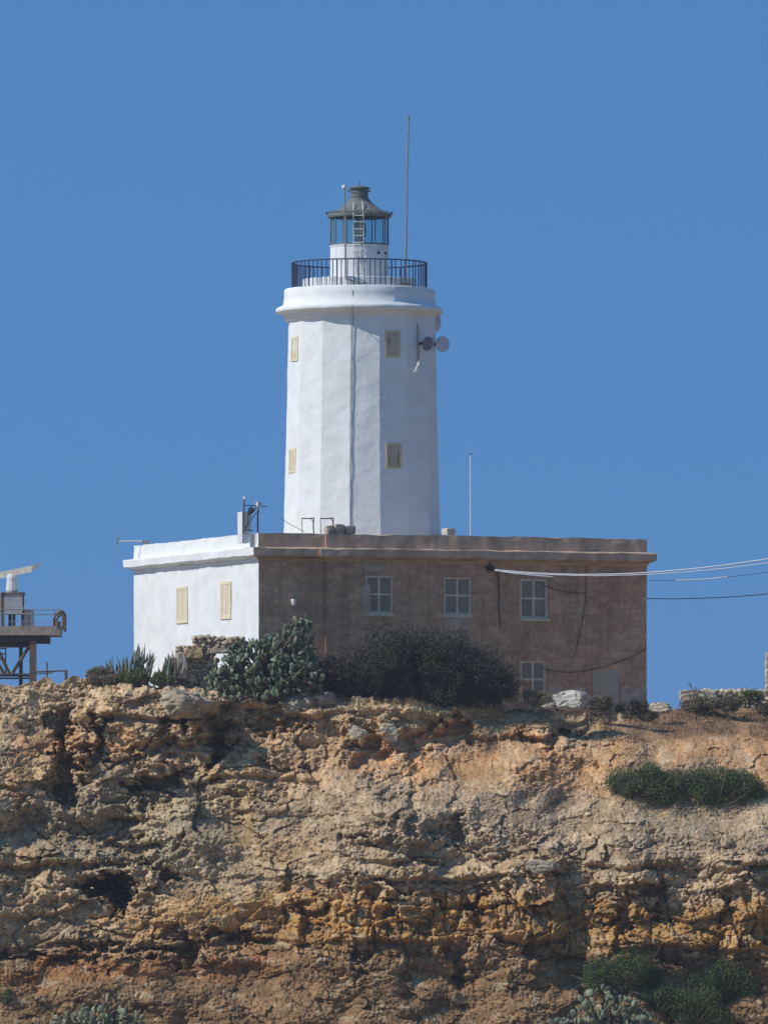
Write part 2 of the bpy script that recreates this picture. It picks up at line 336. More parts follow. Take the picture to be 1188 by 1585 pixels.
    D = big + st * (.62 * A + (.20 + .32 * reg) * Bf - .20 * np.exp(-ea / .05) - .10 * np.exp(-eb / .06) + shl * mod * 1.1 + band * vj * .8)
    D = D + (.10 + .90 * st) * ((.10 + .09 * reg2) * Cf + .09 * Df + lump * st) * reg3 + earth * (.14 * A + .10 * Bf) + pop * (.30 + .6 * reg2) * (1 - .5 * earth) * (.5 + .5 * reg3) + pits * (1 - .8 * earth) + fine * (1 - .35 * earth)
    D = D + .38 * np.exp(-((Y - (1170 + (900 - X) * .36)) / 34.) ** 2) * sstep(520, 620, X) * sstep(930, 860, X) - .12 * np.exp(-((Y - (1215 + (900 - X) * .36)) / 26.) ** 2) * sstep(600, 680, X) * sstep(960, 880, X)
    D = D * below
    fwx = 18 * fbm(X / 32., Y / 24., 81, 4, .6); fwy = 13 * fbm(X / 32., Y / 24., 82, 4, .6)
    for fx, fy, rx, ry, a, sh in FEAT:
        q = np.hypot((X + fwx - fx) / rx, (Y + fwy - fy) / ry)
        D = D + a * np.exp(-q ** (2 * sh) * .7)
    D = D * np.clip((Y - top + 30) / 34, .25, 1)
    return rimd(X) - d - D, dict(earth=earth, wx=wx, wy=wy, rid=rid, gid=gid, hid=hid, lz=lz, band=band, f=fbm(x / 2.2, y / 1.5, 51, 4), f2=fbm(xm / .6, ym / .45, 52, 5, .6))
def rockcolor(X, Y, k):
    n = k['f'] * .9; n2 = k['f2']
    def C(*c): return np.array(c)[None, :]
    def mixc(a, b, t): return a * (1 - t[:, None]) + b * t[:, None]
    Xn = X + 45 * k['wx'] * 2; Yn = k['lz'] + 22 * n
    tan = C(.50, .37, .23); grey = C(.43, .345, .255); orange = C(.54, .31, .15); pink = C(.58, .40, .255); cream = C(.56, .45, .32); brown = C(.27, .185, .12); ochre = C(.46, .265, .085)
    c = np.repeat(tan, len(X), 0)
    c = mixc(c, grey, sstep(-.15, .35, n + .35 * n2) * .8)
    c = mixc(c, pink, sstep(380, 560, Xn) * sstep(1105, 1135, Yn) * sstep(1245, 1200, Yn) * .85)
    c = mixc(c, orange, sstep(.1, .5, n + .5 * sstep(120, 60, np.abs(Xn - 130)) + .35 * sstep(500, 700, Xn) - .1) * sstep(1120, 1150, Yn) * sstep(1270, 1210, Yn) * .6)
    c = mixc(c, cream, sstep(1108, 1085, Yn) * .55 * sstep(-.4, .2, n2 + .3))
    c = mixc(c, grey * .98, sstep(110, 60, np.hypot(Xn - 560, (Y - 1265) * 1.2)) * .85)
    c = mixc(c, C(.44, .36, .275), sstep(600, 700, Xn + .8 * (Yn - 1230)) * sstep(1215, 1245, Yn) * sstep(1345, 1310, Yn) * .7)
    c = mixc(c, C(.35, .32, .25), sstep(190, 120, np.hypot(Xn - 200, (Y - 1270) * 1.7)) * .6)
    c = mixc(c, cream, sstep(1322, 1345, Yn) * sstep(1395, 1372, Yn) * .5)
    c = mixc(c, ochre, sstep(1378, 1400, Yn) * sstep(1495, 1450, Yn) * (.30 + .65 * sstep(-.3, .4, n2 + .2)) * sstep(50, 520, Xn + 60))
    c = mixc(c, C(.255, .165, .09), sstep(1435, 1495, Yn) * .93)
    c = mixc(c, C(.36, .18, .08), sstep(1478, 1490, Yn) * sstep(1535, 1510, Yn) * sstep(460, 380, Xn) * .7)
    c = mixc(c, C(.33, .225, .14), sstep(1500, 1540, Y + 20 * n) * .3 * sstep(0, .4, n + .3))
    c = mixc(c, C(.30, .195, .125), sstep(940, 1000, Xn) * sstep(1165, 1130, Y + 10 * n) * .85)
    # lichen-grey weathering on individual blocks, earthy stains
    c = c * (.84 + .28 * k['gid'])[:, None] * (.86 + .26 * k['hid'])[:, None] * (.9 + .18 * k['rid'])[:, None] * (1 + .22 * np.clip(n2, -1, 1))[:, None]
    c = mixc(c, C(.24, .215, .18), sstep(.25, .55, n2) * .3 * (1 - k['earth'] * .6))
    c = mixc(c, C(.62, .56, .44), sstep(.38, .6, fbm(X / 30., Y / 18., 77, 3)) * .35)
    return np.clip(c * C(1.07, .96, .80), .02, .8)
def build_cliff():
    xs = np.concatenate([np.linspace(-1500, -60, 90)[:-1], np.arange(-60, 1250, 1.1), np.linspace(1250, 2500, 80)[1:]])
    nrow = 540
    t = np.linspace(0, 1, nrow)
    XX, TT = np.meshgrid(xs, t)
    top = np.interp(XX, RX, RY)
    YY = top + (1665 - top) * TT
    X = XX.ravel(); Y = YY.ravel()
    dep, k = surf(X, Y)
    dr = rimd(X)
    x = (X - 594) / F * 390.; z = (HY - Y) / F * np.interp(Y, [1060, 1600], [391, 384])
    c1, c2, cid, _, _ = voronoi(X / 30., X * 0 + .4, 19)
    z = z + (.16 * fbm(X / 24., Y / 60., 18, 4) + (cid - .5) * .26 * sstep(0, .12, c2 - c1)) * np.exp(-((Y - top.ravel()) / 14.) ** 2) * (1 - .6 * sstep(950, 1000, X))
    face = np.stack([x, dep, z], 1)
    col = rockcolor(X, Y, k)
    nx = len(xs)
    # plateau rows behind the rim
    back = []; bc = []
    for i, q in enumerate([420., 260., 160., 100, 60, 40, 26, 18, 12, 8, 5, 3, 1.8, 1.0, .5, .2]):
        X0 = xs; y = face[:nx, 1] + q; zz = face[:nx, 2] + .04 * fbm(xs / 37., np.full(nx, q), 8, 3) * min(1, q) + min(q, 12) * .004 - max(0, q - 40) * .09
        back.append(np.stack([face[:nx, 0] * (1 + q / 200), y, zz], 1)); bc.append(np.repeat(np.array([[.33, .235, .15]]), nx, 0))
    fr = []; fc = []
    last = face[-nx:]
    for q in [1, 3, 6, 10, 16, 24, 40]:
        fr.append(np.stack([last[:, 0] * (1 + q / 120), last[:, 1] - q, last[:, 2] - q * .62 + .3 * fbm(xs / 60., np.full(nx, q / 2.), 9, 3)], 1)); fc.append(col[-nx:])
    V = np.concatenate(back + [face] + fr); Cc = np.concatenate(bc + [col] + fc)
    rows = len(V) // nx
    i = np.arange(rows - 1)[:, None] * nx + np.arange(nx - 1)[None, :]
    i = i.ravel(); Fq = np.stack([i, i + nx, i + nx + 1, i + 1], 1)
    m, tt, b = newmat('weathered_limestone_cliff'); N = tt.nodes; Lk = tt.links
    b.inputs['Roughness'].default_value = .95; b.inputs['Specular IOR Level'].default_value = .12
    at = N.new('ShaderNodeAttribute'); at.attribute_name = 'rock'
    tc = N.new('ShaderNodeTexCoord')
    n1 = N.new('ShaderNodeTexNoise'); n1.inputs['Scale'].default_value = 5; n1.inputs['Detail'].default_value = 10; n1.inputs['Roughness'].default_value = .65; Lk.new(tc.outputs['Object'], n1.inputs['Vector'])
    rp = N.new('ShaderNodeValToRGB'); rp.color_ramp.elements[0].position = .35; rp.color_ramp.elements[0].color = (.62, .60, .58, 1); rp.color_ramp.elements[1].position = .65; rp.color_ramp.elements[1].color = (1.32, 1.32, 1.32, 1)
    Lk.new(n1.outputs['Fac'], rp.inputs[0])
    mx = N.new('ShaderNodeMix'); mx.data_type = 'RGBA'; mx.blend_type = 'MULTIPLY'; mx.inputs[0].default_value = .8
    Lk.new(at.outputs['Color'], mx.inputs[6]); Lk.new(rp.outputs[0], mx.inputs[7]); Lk.new(mx.outputs[2], b.inputs['Base Color'])
    bp = N.new('ShaderNodeBump'); bp.inputs['Strength'].default_value = 1.0; bp.inputs['Distance'].default_value = .07
    n2 = N.new('ShaderNodeTexNoise'); n2.inputs['Scale'].default_value = 9; n2.inputs['Detail'].default_value = 8; n2.inputs['Roughness'].default_value = .6; Lk.new(tc.outputs['Object'], n2.inputs['Vector'])
    Lk.new(n2.outputs['Fac'], bp.inputs['Height']); Lk.new(bp.outputs[0], b.inputs['Normal'])
    o = mesh_obj('cliff', V, Fq, m, smooth=False, fast=True)
    a = o.data.color_attributes.new('rock', 'FLOAT_COLOR', 'POINT')
    a.data.foreach_set('color', np.concatenate([Cc, np.ones((len(Cc), 1))], 1).ravel().astype(np.float32))
    tag(o, kind='structure')
    return xs, face.reshape(nrow, nx, 3), col.reshape(nrow, nx, 3)
XS, FACE, FCOL = build_cliff()
def on_face(X, Y):
    """world point of the cliff surface seen at photo position X, Y"""
    j = int(np.clip(np.searchsorted(XS, X), 0, len(XS) - 1))
    colp = FACE[:, j]; yy = HY - colp[:, 2] / colp[:, 1] * F
    i = int(np.argmin(np.abs(yy - Y))); return Vector(colp[i]), i, j
def at_rim(X, back=.6):
    j = int(np.clip(np.searchsorted(XS, X * 1.0), 0, len(XS) - 1)); p = FACE[0, j]
    d = p[1] + back; return Vector(((X - 594) / F * d, d, p[2]))
# valley ground to the horizon, in front of and around the hill
mb = MB(); mb.add([(-6000, -3000, -32), (6000, -3000, -32), (6000, 12000, -32), (-6000, 12000, -32)], [(0, 1, 2, 3)])
tag(obj('ground', mb, pm('dry_ground', (.30, .24, .15), (.2, .18, .1), .05, .95)), kind='structure')

# ------------------------------------------------------------------ the lighthouse
ca, sa = math.cos(ALPHA), math.sin(ALPHA)
C0 = Vector((-5.39, 396.0, 0)); FU = Vector((ca, sa, 0)); SV = Vector((-sa, ca, 0)); UP = Vector((0, 0, 1))
def B(u, v, z): return C0 + FU * u + SV * v + UP * z      # building coordinates -> world
def front(X, Y):   # photo position on the front plane -> (u, z)
    k = (X - 594) / F; u = (k * C0.y - C0.x) / (ca - k * sa); return u, (HY - Y) / F * (C0.y + sa * u)
def side(X, Y):
    k = (X - 594) / F; v = (k * C0.y - C0.x) / (-sa - k * ca); return v, (HY - Y) / F * (C0.y + ca * v)
WF = front(1000, 900)[0]; LS = side(207, 900)[0]
ZB = 7.4; ZC = 14.92; ZT = 15.98
U1 = front(502.5, 900)[0]; U2 = front(904, 900)[0]; PR = .10
root = thing('lighthouse', 'white faceted lighthouse tower rising from a flat roofed block with one whitewashed side', 'lighthouse', B(WF / 2, LS / 2, 8.6))
plan = [(0, 0), (U1, 0), (U1, -PR), (U2, -PR), (U2, 0), (WF, 0), (WF, LS), (0, LS)]
def offp(poly, o):
    n = len(poly); res = []
    for i in range(n):
        p0, p1, p2 = poly[i - 1], poly[i], poly[(i + 1) % n]
        def nrm(a, b):
            dx, dy = b[0] - a[0], b[1] - a[1]; l = math.hypot(dx, dy); return (dy / l, -dx / l)
        n1, n2 = nrm(p0, p1), nrm(p1, p2); res.append((p1[0] + (n1[0] + n2[0]) * o, p1[1] + (n1[1] + n2[1]) * o))
    return res
def sweep(mb, profl, step=.35, mfun=None):
    n = len(plan)
    cnt = [max(1, int(math.hypot(plan[(i + 1) % n][0] - plan[i][0], plan[(i + 1) % n][1] - plan[i][1]) / step)) for i in range(n)]
    for e in range(n):
        for k in range(len(profl) - 1):
            (o0, z0), (o1, z1) = profl[k], profl[k + 1]
            A = offp(plan, o0); Bq = offp(plan, o1); a0, a1 = A[e], A[(e + 1) % n]; b0, b1 = Bq[e], Bq[(e + 1) % n]
            c = cnt[e]; vs = []; fs = []
            for i in range(c + 1):
                t = i / c; vs.append(B(a0[0] + (a1[0] - a0[0]) * t, a0[1] + (a1[1] - a0[1]) * t, z0)); vs.append(B(b0[0] + (b1[0] - b0[0]) * t, b0[1] + (b1[1] - b0[1]) * t, z1))
            for i in range(c): fs.append((2 * i, 2 * i + 2, 2 * i + 3, 2 * i + 1))
            mb.add(vs, fs, mfun(e, k) if mfun else 0)
def panel(mb, P0, P1, v0, z0, z1, holes, recess, m=0, step=.3):
    """vertical wall from plan point P0 to P1 with rectangular holes (u0,u1,z0,z1) along its run"""
    Ln = math.hypot(P1[0] - P0[0], P1[1] - P0[1]); dx, dy = (P1[0] - P0[0]) / Ln, (P1[1] - P0[1]) / Ln; nx_, ny_ = dy, -dx
    us = set(np.round(np.linspace(0, Ln, max(2, int(Ln / step) + 1)), 4)); zs = set(np.round(np.linspace(z0, z1, int((z1 - z0) / step) + 1), 4))
    for h in holes: us |= {round(h[0], 4), round(h[1], 4)}; zs |= {round(h[2], 4), round(h[3], 4)}
    us = sorted(us); zs = sorted(zs); vs = []; fs = []
    for z in zs:
        for u in us: vs.append(B(P0[0] + dx * u, P0[1] + dy * u, z))
    nu = len(us)
    for j in range(len(zs) - 1):
        for i in range(nu - 1):
            cu, cz = (us[i] + us[i + 1]) / 2, (zs[j] + zs[j + 1]) / 2
            if any(h[0] < cu < h[1] and h[2] < cz < h[3] for h in holes): continue
            fs.append((j * nu + i, j * nu + i + 1, (j + 1) * nu + i + 1, (j + 1) * nu + i))
    mb.add(vs, fs, m)
    for h in holes:
        def q(u, z, r): return B(P0[0] + dx * u - nx_ * r, P0[1] + dy * u - ny_ * r, z)
        a = [q(h[0], h[2], 0), q(h[1], h[2], 0), q(h[1], h[3], 0), q(h[0], h[3], 0), q(h[0], h[2], recess), q(h[1], h[2], recess), q(h[1], h[3], recess), q(h[0], h[3], recess)]
        mb.add(a, [(0, 4, 5, 1), (1, 5, 6, 2), (2, 6, 7, 3), (3, 7, 4, 0), (4, 7, 6, 5)], m)
# windows of the front (photo rectangles)
WR = [(564, 607, 891, 950), (685, 728, 893, 952), (803, 846, 896, 958), (803, 843, 1023, 1082)]
DR = (917, 958, 1036, 1100)
holes = []
for (x0, x1, y0, y1) in WR:
    u0, zt = front(x0, y0); u1, _ = front(x1, y0); _, zb = front(x0, y1); holes.append((u0 - U1, u1 - U1, zb, zt))
u0, zt = front(DR[0], DR[2]); u1, _ = front(DR[1], DR[2]); _, zb = front(DR[0], DR[3]); dh = (u0 - U2, u1 - U2, zb, zt)
mb = MB()
for e in range(8):
    P0, P1 = plan[e], plan[(e + 1) % 8]
    hs = holes if e == 2 else ([dh] if e == 4 else [])
    panel(mb, P0, P1, 0, ZB, ZC, hs, .16 if e == 2 else .06, 1 if e == 7 else 0)
obj('wall', mb.wobble(.010, 1.1), [M['facade'], M['white']], root)
mb = MB(); sweep(mb, [(.002, ZC - .16), (.05, ZC - .12), (.09, ZC + .0)], mfun=lambda e, k: 1 if e == 7 else 0)
obj('moulding', mb.wobble(.016, .8), [M['lichen'], M['white']], root)
mb = MB(); sweep(mb, [(.09, ZC), (.28, ZC + .05), (.37, ZC + .11), (.38, ZC + .40), (.36, ZC + .43), (.0, ZC + .47)], mfun=lambda e, k: 1 if e == 7 else 0)
obj('cornice', mb.wobble(.022, .6), [M['parapet'], M['white']], root)
mb = MB(); sweep(mb, [(0, ZC + .47), (0.005, ZT - .2), (0, ZT), (-.32, ZT + .01), (-.32, ZT - .5)], mfun=lambda e, k: 1 if (e == 7) else 0)
obj('parapet', mb.wobble(.022, .6), [M['parapet'], M['white']], root)
mb = MB(); I = offp(plan, -.3); mb.add([B(p[0], p[1], ZT - .45) for p in I], [tuple(range(8))]); obj('roof', mb, M['sealed'], root)
def nbox(mb, u0, u1, v, z0, z1, t, m=0): # box on a front wall, v = outer face
    mb.box(B(u0, v, z0), FU * (u1 - u0), SV * t, UP * (z1 - z0), m)
for wi, (x0, x1, y0, y1) in enumerate(WR):
    h = holes[wi]; u0, u1, z0, z1 = h[0] + U1, h[1] + U1, h[2], h[3]; v = -PR + .03; fw = .10
    mb = MB()
    nbox(mb, u0 + .002, u0 + fw, v, z0, z1, .09); nbox(mb, u1 - fw, u1 - .002, v, z0, z1, .09)
    nbox(mb, u0 + fw, u1 - fw, v, z1 - fw, z1 - .002, .09); nbox(mb, u0 + fw, u1 - fw, v, z0 + .002, z0 + fw, .09)
    um = (u0 + u1) / 2; zm = (z0 + z1) / 2 + .02
    nbox(mb, um - .05, um + .05, v + .015, z0 + fw, z1 - fw, .07); nbox(mb, u0 + fw, um - .05, v + .015, zm - .045, zm + .045, .07); nbox(mb, um + .05, u1 - fw, v + .015, zm - .045, zm + .045, .07)
    win = obj('window', mb, M['frame'], root)
    if wi == 3: win['label'] = 'lower window with broken peeling shutters'
    for (a, b_) in ((u0 + fw, um - .05), (um + .05, u1 - fw)):
        for (c, d_) in ((z0 + fw, zm - .045), (zm + .045, z1 - fw)):
            if wi == 3 and a < um - .2 and c < zm - .1: continue
            mb = MB(); n = 12
            for i in range(n):
                zz = c + (d_ - c) * i / n; hh = (d_ - c) / n
                mb.box(B(a, v + .05, zz), FU * (b_ - a), SV * .035 + UP * hh * .55, UP * hh * .8)
            obj('shutter', mb, M['panel'], win)
    mb = MB(); nbox(mb, u0 - .06, u1 + .06, -PR - .07, z0 - .10, z0 - .002, .16); obj('sill', mb.wobble(.006, .5), M['frame'], win)
mb = MB(); u0, u1, z0, z1 = dh[0] + U2, dh[1] + U2, dh[2], dh[3]; nbox(mb, u0 + .003, u1 - .003, .012, z0, z1 - .003, .04); o = obj('blocked_doorway', mb, M['sealed'], root)
# patches of cement on the lower front
for (x0, x1, y0, y1) in [(846, 903, 1064, 1100), (559, 572, 905, 948), (686, 724, 955, 975), (960, 1000, 1062, 1100), (562, 590, 872, 884)]:
    u0, zt = front(x0, y0); u1, _ = front(x1, y0); _, zb = front(x0, y1); off = -PR if x0 < 903 else 0
    vs = []; n = 14
    for i in range(n + 1):
        u = u0 + (u1 - u0) * i / n; vs += [B(u, off - .022, zb), B(u, off - .022, zt + .05 * math.sin(i * .9 + x0) * (1 if y1 == 1100 else .2))]
    mb = MB(); mb.add(vs, [(2 * i, 2 * i + 2, 2 * i + 3, 2 * i + 1) for i in range(n)])
    obj('cement_patch', mb.wobble(.006, .3), pm('worn_render', (.58, .42, .30), (.44, .29, .2), 3, .95), root)
# cream shutters of the white side
def side_win(x0, x1, y0, y1):
    v0, zt = side(x0, y0); v1, _ = side(x1, y0); _, zb = side(x0, y1)
    if v1 < v0: v0, v1 = v1, v0
    mb = MB(); n = FU * -1
    def bx(a, b_, z0, z1, o0, o1): mb.box(B(-o1, a, z0), FU * (o1 - o0), SV * (b_ - a), UP * (z1 - z0))
    f = .16
    bx(v0, v0 + f, zb, zt, 0, .05); bx(v1 - f, v1, zb, zt, 0, .05); bx(v0 + f, v1 - f, zt - .13, zt, 0, .05); bx(v0 + f, v1 - f, zb, zb + .13, 0, .05)
    bx((v0 + v1) / 2 - .05, (v0 + v1) / 2 + .05, zb + .13, zt - .13, 0, .045)
    w_ = obj('window', mb.wobble(.008, .3), M['cream'], root); w_['label'] = 'cream louvred shutter window in the white side'
    mb = MB(); k = 16
    for half in (0, 1):
        a = v0 + f if half == 0 else (v0 + v1) / 2 + .05; b_ = (v0 + v1) / 2 - .05 if half == 0 else v1 - f
        for i in range(k):
            z0 = zb + .13 + (zt - zb - .26) * i / k; hh = (zt - zb - .26) / k
            mb.box(B(-.035, a, z0), FU * .03 + UP * hh * .7, SV * (b_ - a), UP * hh * .35)
    obj('shutter', mb, M['cream'], w_)
side_win(274, 291, 909, 966); side_win(342, 358, 901, 959)

# tower
TD = 405.3; TC = Vector(((559.5 - 594) / F * TD, TD, 0)); TS = F / TD
def tz(Y): return (HY - Y) / TS
A0 = R(-8.85)
mb = MB(); R0, R1 = 3.50, 3.26; zA, zBt = tz(845), tz(486); n = 70
mb.lathe(TC, [(R0 + (R1 - R0) * (i / n) ** .9, zA + (zBt - zA) * i / n) for i in range(n + 1)], n=16, sub=7, a0=A0)
tower = obj('tower', mb.wobble(.012, .9), M['white'], root)
TCT = TC.copy(); TC = Vector(((555.8 - 594) / F * TD, TD, 0))     # gallery and lantern sit a little off the shaft's axis
mb = MB(); mb.lathe(TC, [(3.10, tz(500)), (3.28, tz(496)), (3.33, tz(490)), (3.46, tz(486)), (3.64, tz(484.5)), (3.68, tz(483)), (3.68, tz(479)), (3.62, tz(476.5)), (3.36, tz(472.5)), (3.32, tz(460)), (3.32, tz(449)), (3.28, tz(447.5)), (2.4, tz(447.5))], n=240)
obj('gallery', mb.wobble(.010, 1.1), M['white'], root, smooth=True)
mb = MB(); mb.lathe(TC, [(2.5, tz(449)), (2.5, tz(433)), (2.47, tz(432)), (1.1, tz(432))], n=48); obj('plinth', mb.wobble(.01, .5), M['white2'], root)
# railing
mb = MB(); RR = 2.97; zt_, zb_ = tz(406.5), tz(447)
def ring(mb, r, z, th, n=72, a=0, b=2 * math.pi): mb.tube([(TC.x + r * math.sin(a + (b - a) * i / n), TC.y - r * math.cos(a + (b - a) * i / n), z) for i in range(n + 1)], th, 5)
ring(mb, RR, zt_, .032)
obj('handrail', mb, M['rail'], root)
for i in range(76):
    q = 2 * math.pi * i / 76 + random.uniform(-.012, .012); mb = MB()
    l = random.uniform(-.03, .03); th = .024 if i % 6 else .034
    mb.tube([(TC.x + RR * math.sin(q), TC.y - RR * math.cos(q), zb_ - .02), (TC.x + RR * math.sin(q + l * .3), TC.y - RR * math.cos(q + l * .3), (zb_ + zt_) / 2), (TC.x + RR * math.sin(q + l * .2), TC.y - RR * math.cos(q + l * .2), zt_)], th, 5)
    obj('baluster', mb, M['rail'], root)
# lantern
mb = MB(); mb.lathe(TC, [(1.30, tz(433)), (1.29, tz(382)), (1.32, tz(381.5)), (1.32, tz(379.5)), (.9, tz(379.5))], n=16, sub=3, a0=A0)
drum = obj('lantern_base', mb.wobble(.008, .4), M['white2'], root)
for q in (41, 63):
    for Y in (392.5,): mb = MB(); mb.cbox((TC.x + 1.29 * math.sin(R(q)), TC.y - 1.29 * math.cos(R(q)), tz(Y)), .13, .1, .1, 0, R(q))
    obj('vent', mb, M['metal_dark'], drum)
NP = 12; LA = R(4)
mb = MB(); mb.lathe(TC, [(1.235, tz(379.5)), (1.235, tz(334))], n=NP, a0=LA, caps=False); lan = obj('lantern_glazing', mb, M['glass'], root)
for i in range(NP):
    q = LA + 2 * math.pi * i / NP; mb = MB(); r = 1.26
    p = lambda z: (TC.x + r * math.sin(q), TC.y - r * math.cos(q), z)
    mb.tube([p(tz(380)), p(tz(333))], .026 if i % 3 else .042, 6); obj('mullion', mb, M['green'], lan)
mb = MB(); ring(mb, 1.26, tz(378.5), .045, 12, LA, LA + 2 * math.pi); obj('sill_ring', mb, M['green'], lan)
mb = MB(); mb.lathe(TC, [(.10, tz(380)), (.26, tz(378)), (.26, tz(370)), (.20, tz(368)), (.28, tz(365)), (.31, tz(357)), (.28, tz(346)), (.20, tz(342)), (.1, tz(340))], n=20); obj('lamp_optic', mb, pm('optic', (.13, .16, .20), (.2, .24, .28), 8, .2, spec=.6), lan, smooth=True)
mb = MB(); mb.lathe(TC, [(1.22, tz(335.5)), (1.40, tz(335.5)), (1.43, tz(333)), (1.41, tz(330)), (1.30, tz(328.5)), (1.02, tz(324)), (.72, tz(317.5)), (.50, tz(310.5)), (.45, tz(306)), (.0, tz(306))], n=16, a0=A0, caps=False)
rf = obj('lantern_roof', mb.wobble(.008, .3), pm('grey_brown_lead', (.20, .19, .165), (.14, .165, .155), 3, .7, .2, 10), root)
mb = MB(); mb.lathe(TC, [(.37, tz(306.2)), (.39, tz(303)), (.39, tz(291)), (.47, tz(290.5)), (.47, tz(288.5)), (.2, tz(286)), (.03, tz(284.5)), (.02, tz(279))], n=20); obj('ventilator', mb, M['green'], rf)
mb = MB()
for q in (-78, 78, -130, 130, 20): 
    s_, c_ = math.sin(R(q)), math.cos(R(q)); mb.tube([(TC.x + s_ * 1.40, TC.y - c_ * 1.40, tz(332)), (TC.x + s_ * 1.50, TC.y - c_ * 1.50, tz(330)), (TC.x + s_ * 1.47, TC.y - c_ * 1.47, tz(327))], .025, 5)
ring(mb, .50, tz(294), .018, 20); ring(mb, 1.44, tz(328.5), .016, 24)
obj('roof_ring', mb, M['metal_dark'], rf)
def tp(X, Y, r=None, back=0.0):   # point near the tower at photo position, on the near side of a cylinder of radius r
    x = (X - 594) / F * (TD - 3)
    dx = x - TC.x; dd = TD - (math.sqrt(max(r * r - dx * dx, 0)) if r else 0) - back
    return px(X, Y, dd)
mb = MB(); a = [tp(547.5, 393, 1.42), tp(547, 352, 1.45), tp(546.5, 331, 1.5), tp(547, 311, .75)]; b_ = [tp(562.5, 393, 1.42), tp(562.5, 352, 1.45), tp(562, 331, 1.5), tp(560.5, 310, .75)]
mb.tube(a, .022, 5); mb.tube(b_, .022, 5)
for Y in (332, 342, 353, 363.5, 374, 385): mb.tube([tp(547, Y, 1.46), tp(562.5, Y, 1.46)], .018, 5)
obj('ladder', mb, M['metal_white'], root)
# lower dark ladder behind the railing
mb = MB(); mb.tube([tp(553, 388, 1.34), tp(566, 432, 1.9)], .018, 5); mb.tube([tp(546, 388, 1.34), tp(556, 432, 1.9)], .012, 5)
for k in range(6): t = k / 5; mb.tube([tp(546 + 10 * t, 390 + 40 * t, 1.36 + .5 * t), tp(553 + 13 * t, 390 + 40 * t, 1.36 + .5 * t)], .012, 4)
obj('ladder', mb, M['metal_grey'], root)
# tower windows on facets
def facet_win(qdeg, Yt, Yb, hw, closed=True, m1='cream', m2='louvre', label=None):
    q = R(qdeg); nrm = Vector((math.sin(q), -math.cos(q), 0)); tan_ = Vector((math.cos(q), math.sin(q), 0)); z0, z1 = tz(Yb), tz(Yt)
    t = ((z0 + z1) / 2 - zA) / (zBt - zA); ap = (R0 + (R1 - R0) * t ** .9) * math.cos(R(11.25)); lean = (R1 - R0) / (zBt - zA)
    def bx(mb, a, b_, c, d_, o0, o1):
        def p(s, z, o): return Vector((TCT.x, TCT.y, z)) + nrm * (ap + o + (z - (z0 + z1) / 2) * lean) + tan_ * s
        mb.hexa([p(a, c, o1), p(b_, c, o1), p(b_, c, o0), p(a, c, o0), p(a, d_, o1), p(b_, d_, o1), p(b_, d_, o0), p(a, d_, o0)])
    mb = MB(); f = .10
    bx(mb, -hw, -hw + f, z0, z1, -.05, .035); bx(mb, hw - f, hw, z0, z1, -.05, .035); bx(mb, -hw + f, hw - f, z1 - f, z1, -.05, .035); bx(mb, -hw + f, hw - f, z0, z0 + f, -.05, .035)
    o = obj('window', mb.wobble(.006, .2), M[m1], root)
    mb = MB(); k = 12
    bx(mb, -hw + f, hw - f, z0 + f, z1 - f, -.05, .006)
    for i in range(k):
        hh = (z1 - z0 - 2 * f) / k; bx(mb, -hw + f + .02, hw - f - .02, z0 + f + hh * i + hh * .3, z0 + f + hh * (i + .85), .004, .026)
    obj('shutter', mb, M[m2], o)
    if label: o['label'] = label
facet_win(24.9, 517, 559, .36, m1='tanframe'); facet_win(24.9, 691, 730, .37, m1='tanframe'); facet_win(-65.1, 523, 561, .36, m2='cream'); facet_win(-65.1, 696, 734, .36, m2='cream')
# conductor down the tower
mb = MB(); pts = []
for i in range(60):
    Y = 448 + (815 - 448) * i / 59
    r = 3.33 if Y < 472 else (3.72 if Y < 486 else R0 + (R1 - R0) * ((tz(Y) - zA) / (zBt - zA)) ** .9 + .01)
    pts.append(tp(545.5 - 3.5 * (Y - 448) / 367 + random.uniform(-.5, .5), Y, r))
mb.tube(pts, .020, 5); obj('conductor_cable', mb, M['metal_grey'], root)

# ------------------------------------------------------------------ aerials, dishes, lamps on the tower
def rod(name, label, cat, pts, r, m, extra=None, group=None):
    mb = MB(); b0 = Vector(pts[0]); mb.tube(pts, r, 6)
    t = thing(name, label, cat, b0, group); obj('mast', mb, m, t)
    return t
p0 = tp(627, 444, 2.8); pts = [px(627 + (632 - 627) * i / 22 + random.uniform(-.35, .35), 444 - 262 * i / 22, p0.y) for i in range(23)]
t = rod('whip_aerial', 'very tall thin whip aerial rising from the tower gallery', 'aerial', pts, [.045] * 8 + [.035] * 15, M['metal_grey'])
mb = MB(); mb.tube([px(631.9, 183, p0.y), px(632, 177, p0.y)], .05, 6); obj('tip', mb, M['metal_grey'], t)
mb = MB(); mb.cbox(p0 + Vector((0, 0, .1)), .3, .3, .22); obj('base_block', mb, M['rust'], t)
pm_ = tp(535, 430, 2.6); pts = [px(535 - 2 * i / 14 + random.uniform(-.3, .3), 430 - 138 * i / 14, pm_.y) for i in range(15)]
t = rod('sensor_mast', 'grey mast with a small white ball on top beside the lantern', 'mast', pts, .035, M['metal_grey'])
mb = MB(); mb.tube([px(532.5, 292, pm_.y), px(532.4, 289.5, pm_.y), px(532, 286.5, pm_.y), px(531.8, 284.5, pm_.y)], [.05, .10, .10, .04], 8); obj('sensor_ball', mb, M['metal_white'], t, smooth=True)
mb = MB(); mb.tube([px(535, 431, pm_.y), px(552, 435, pm_.y), px(576, 445, pm_.y)], .035, 5); obj('arm', mb, M['metal_grey'], t)
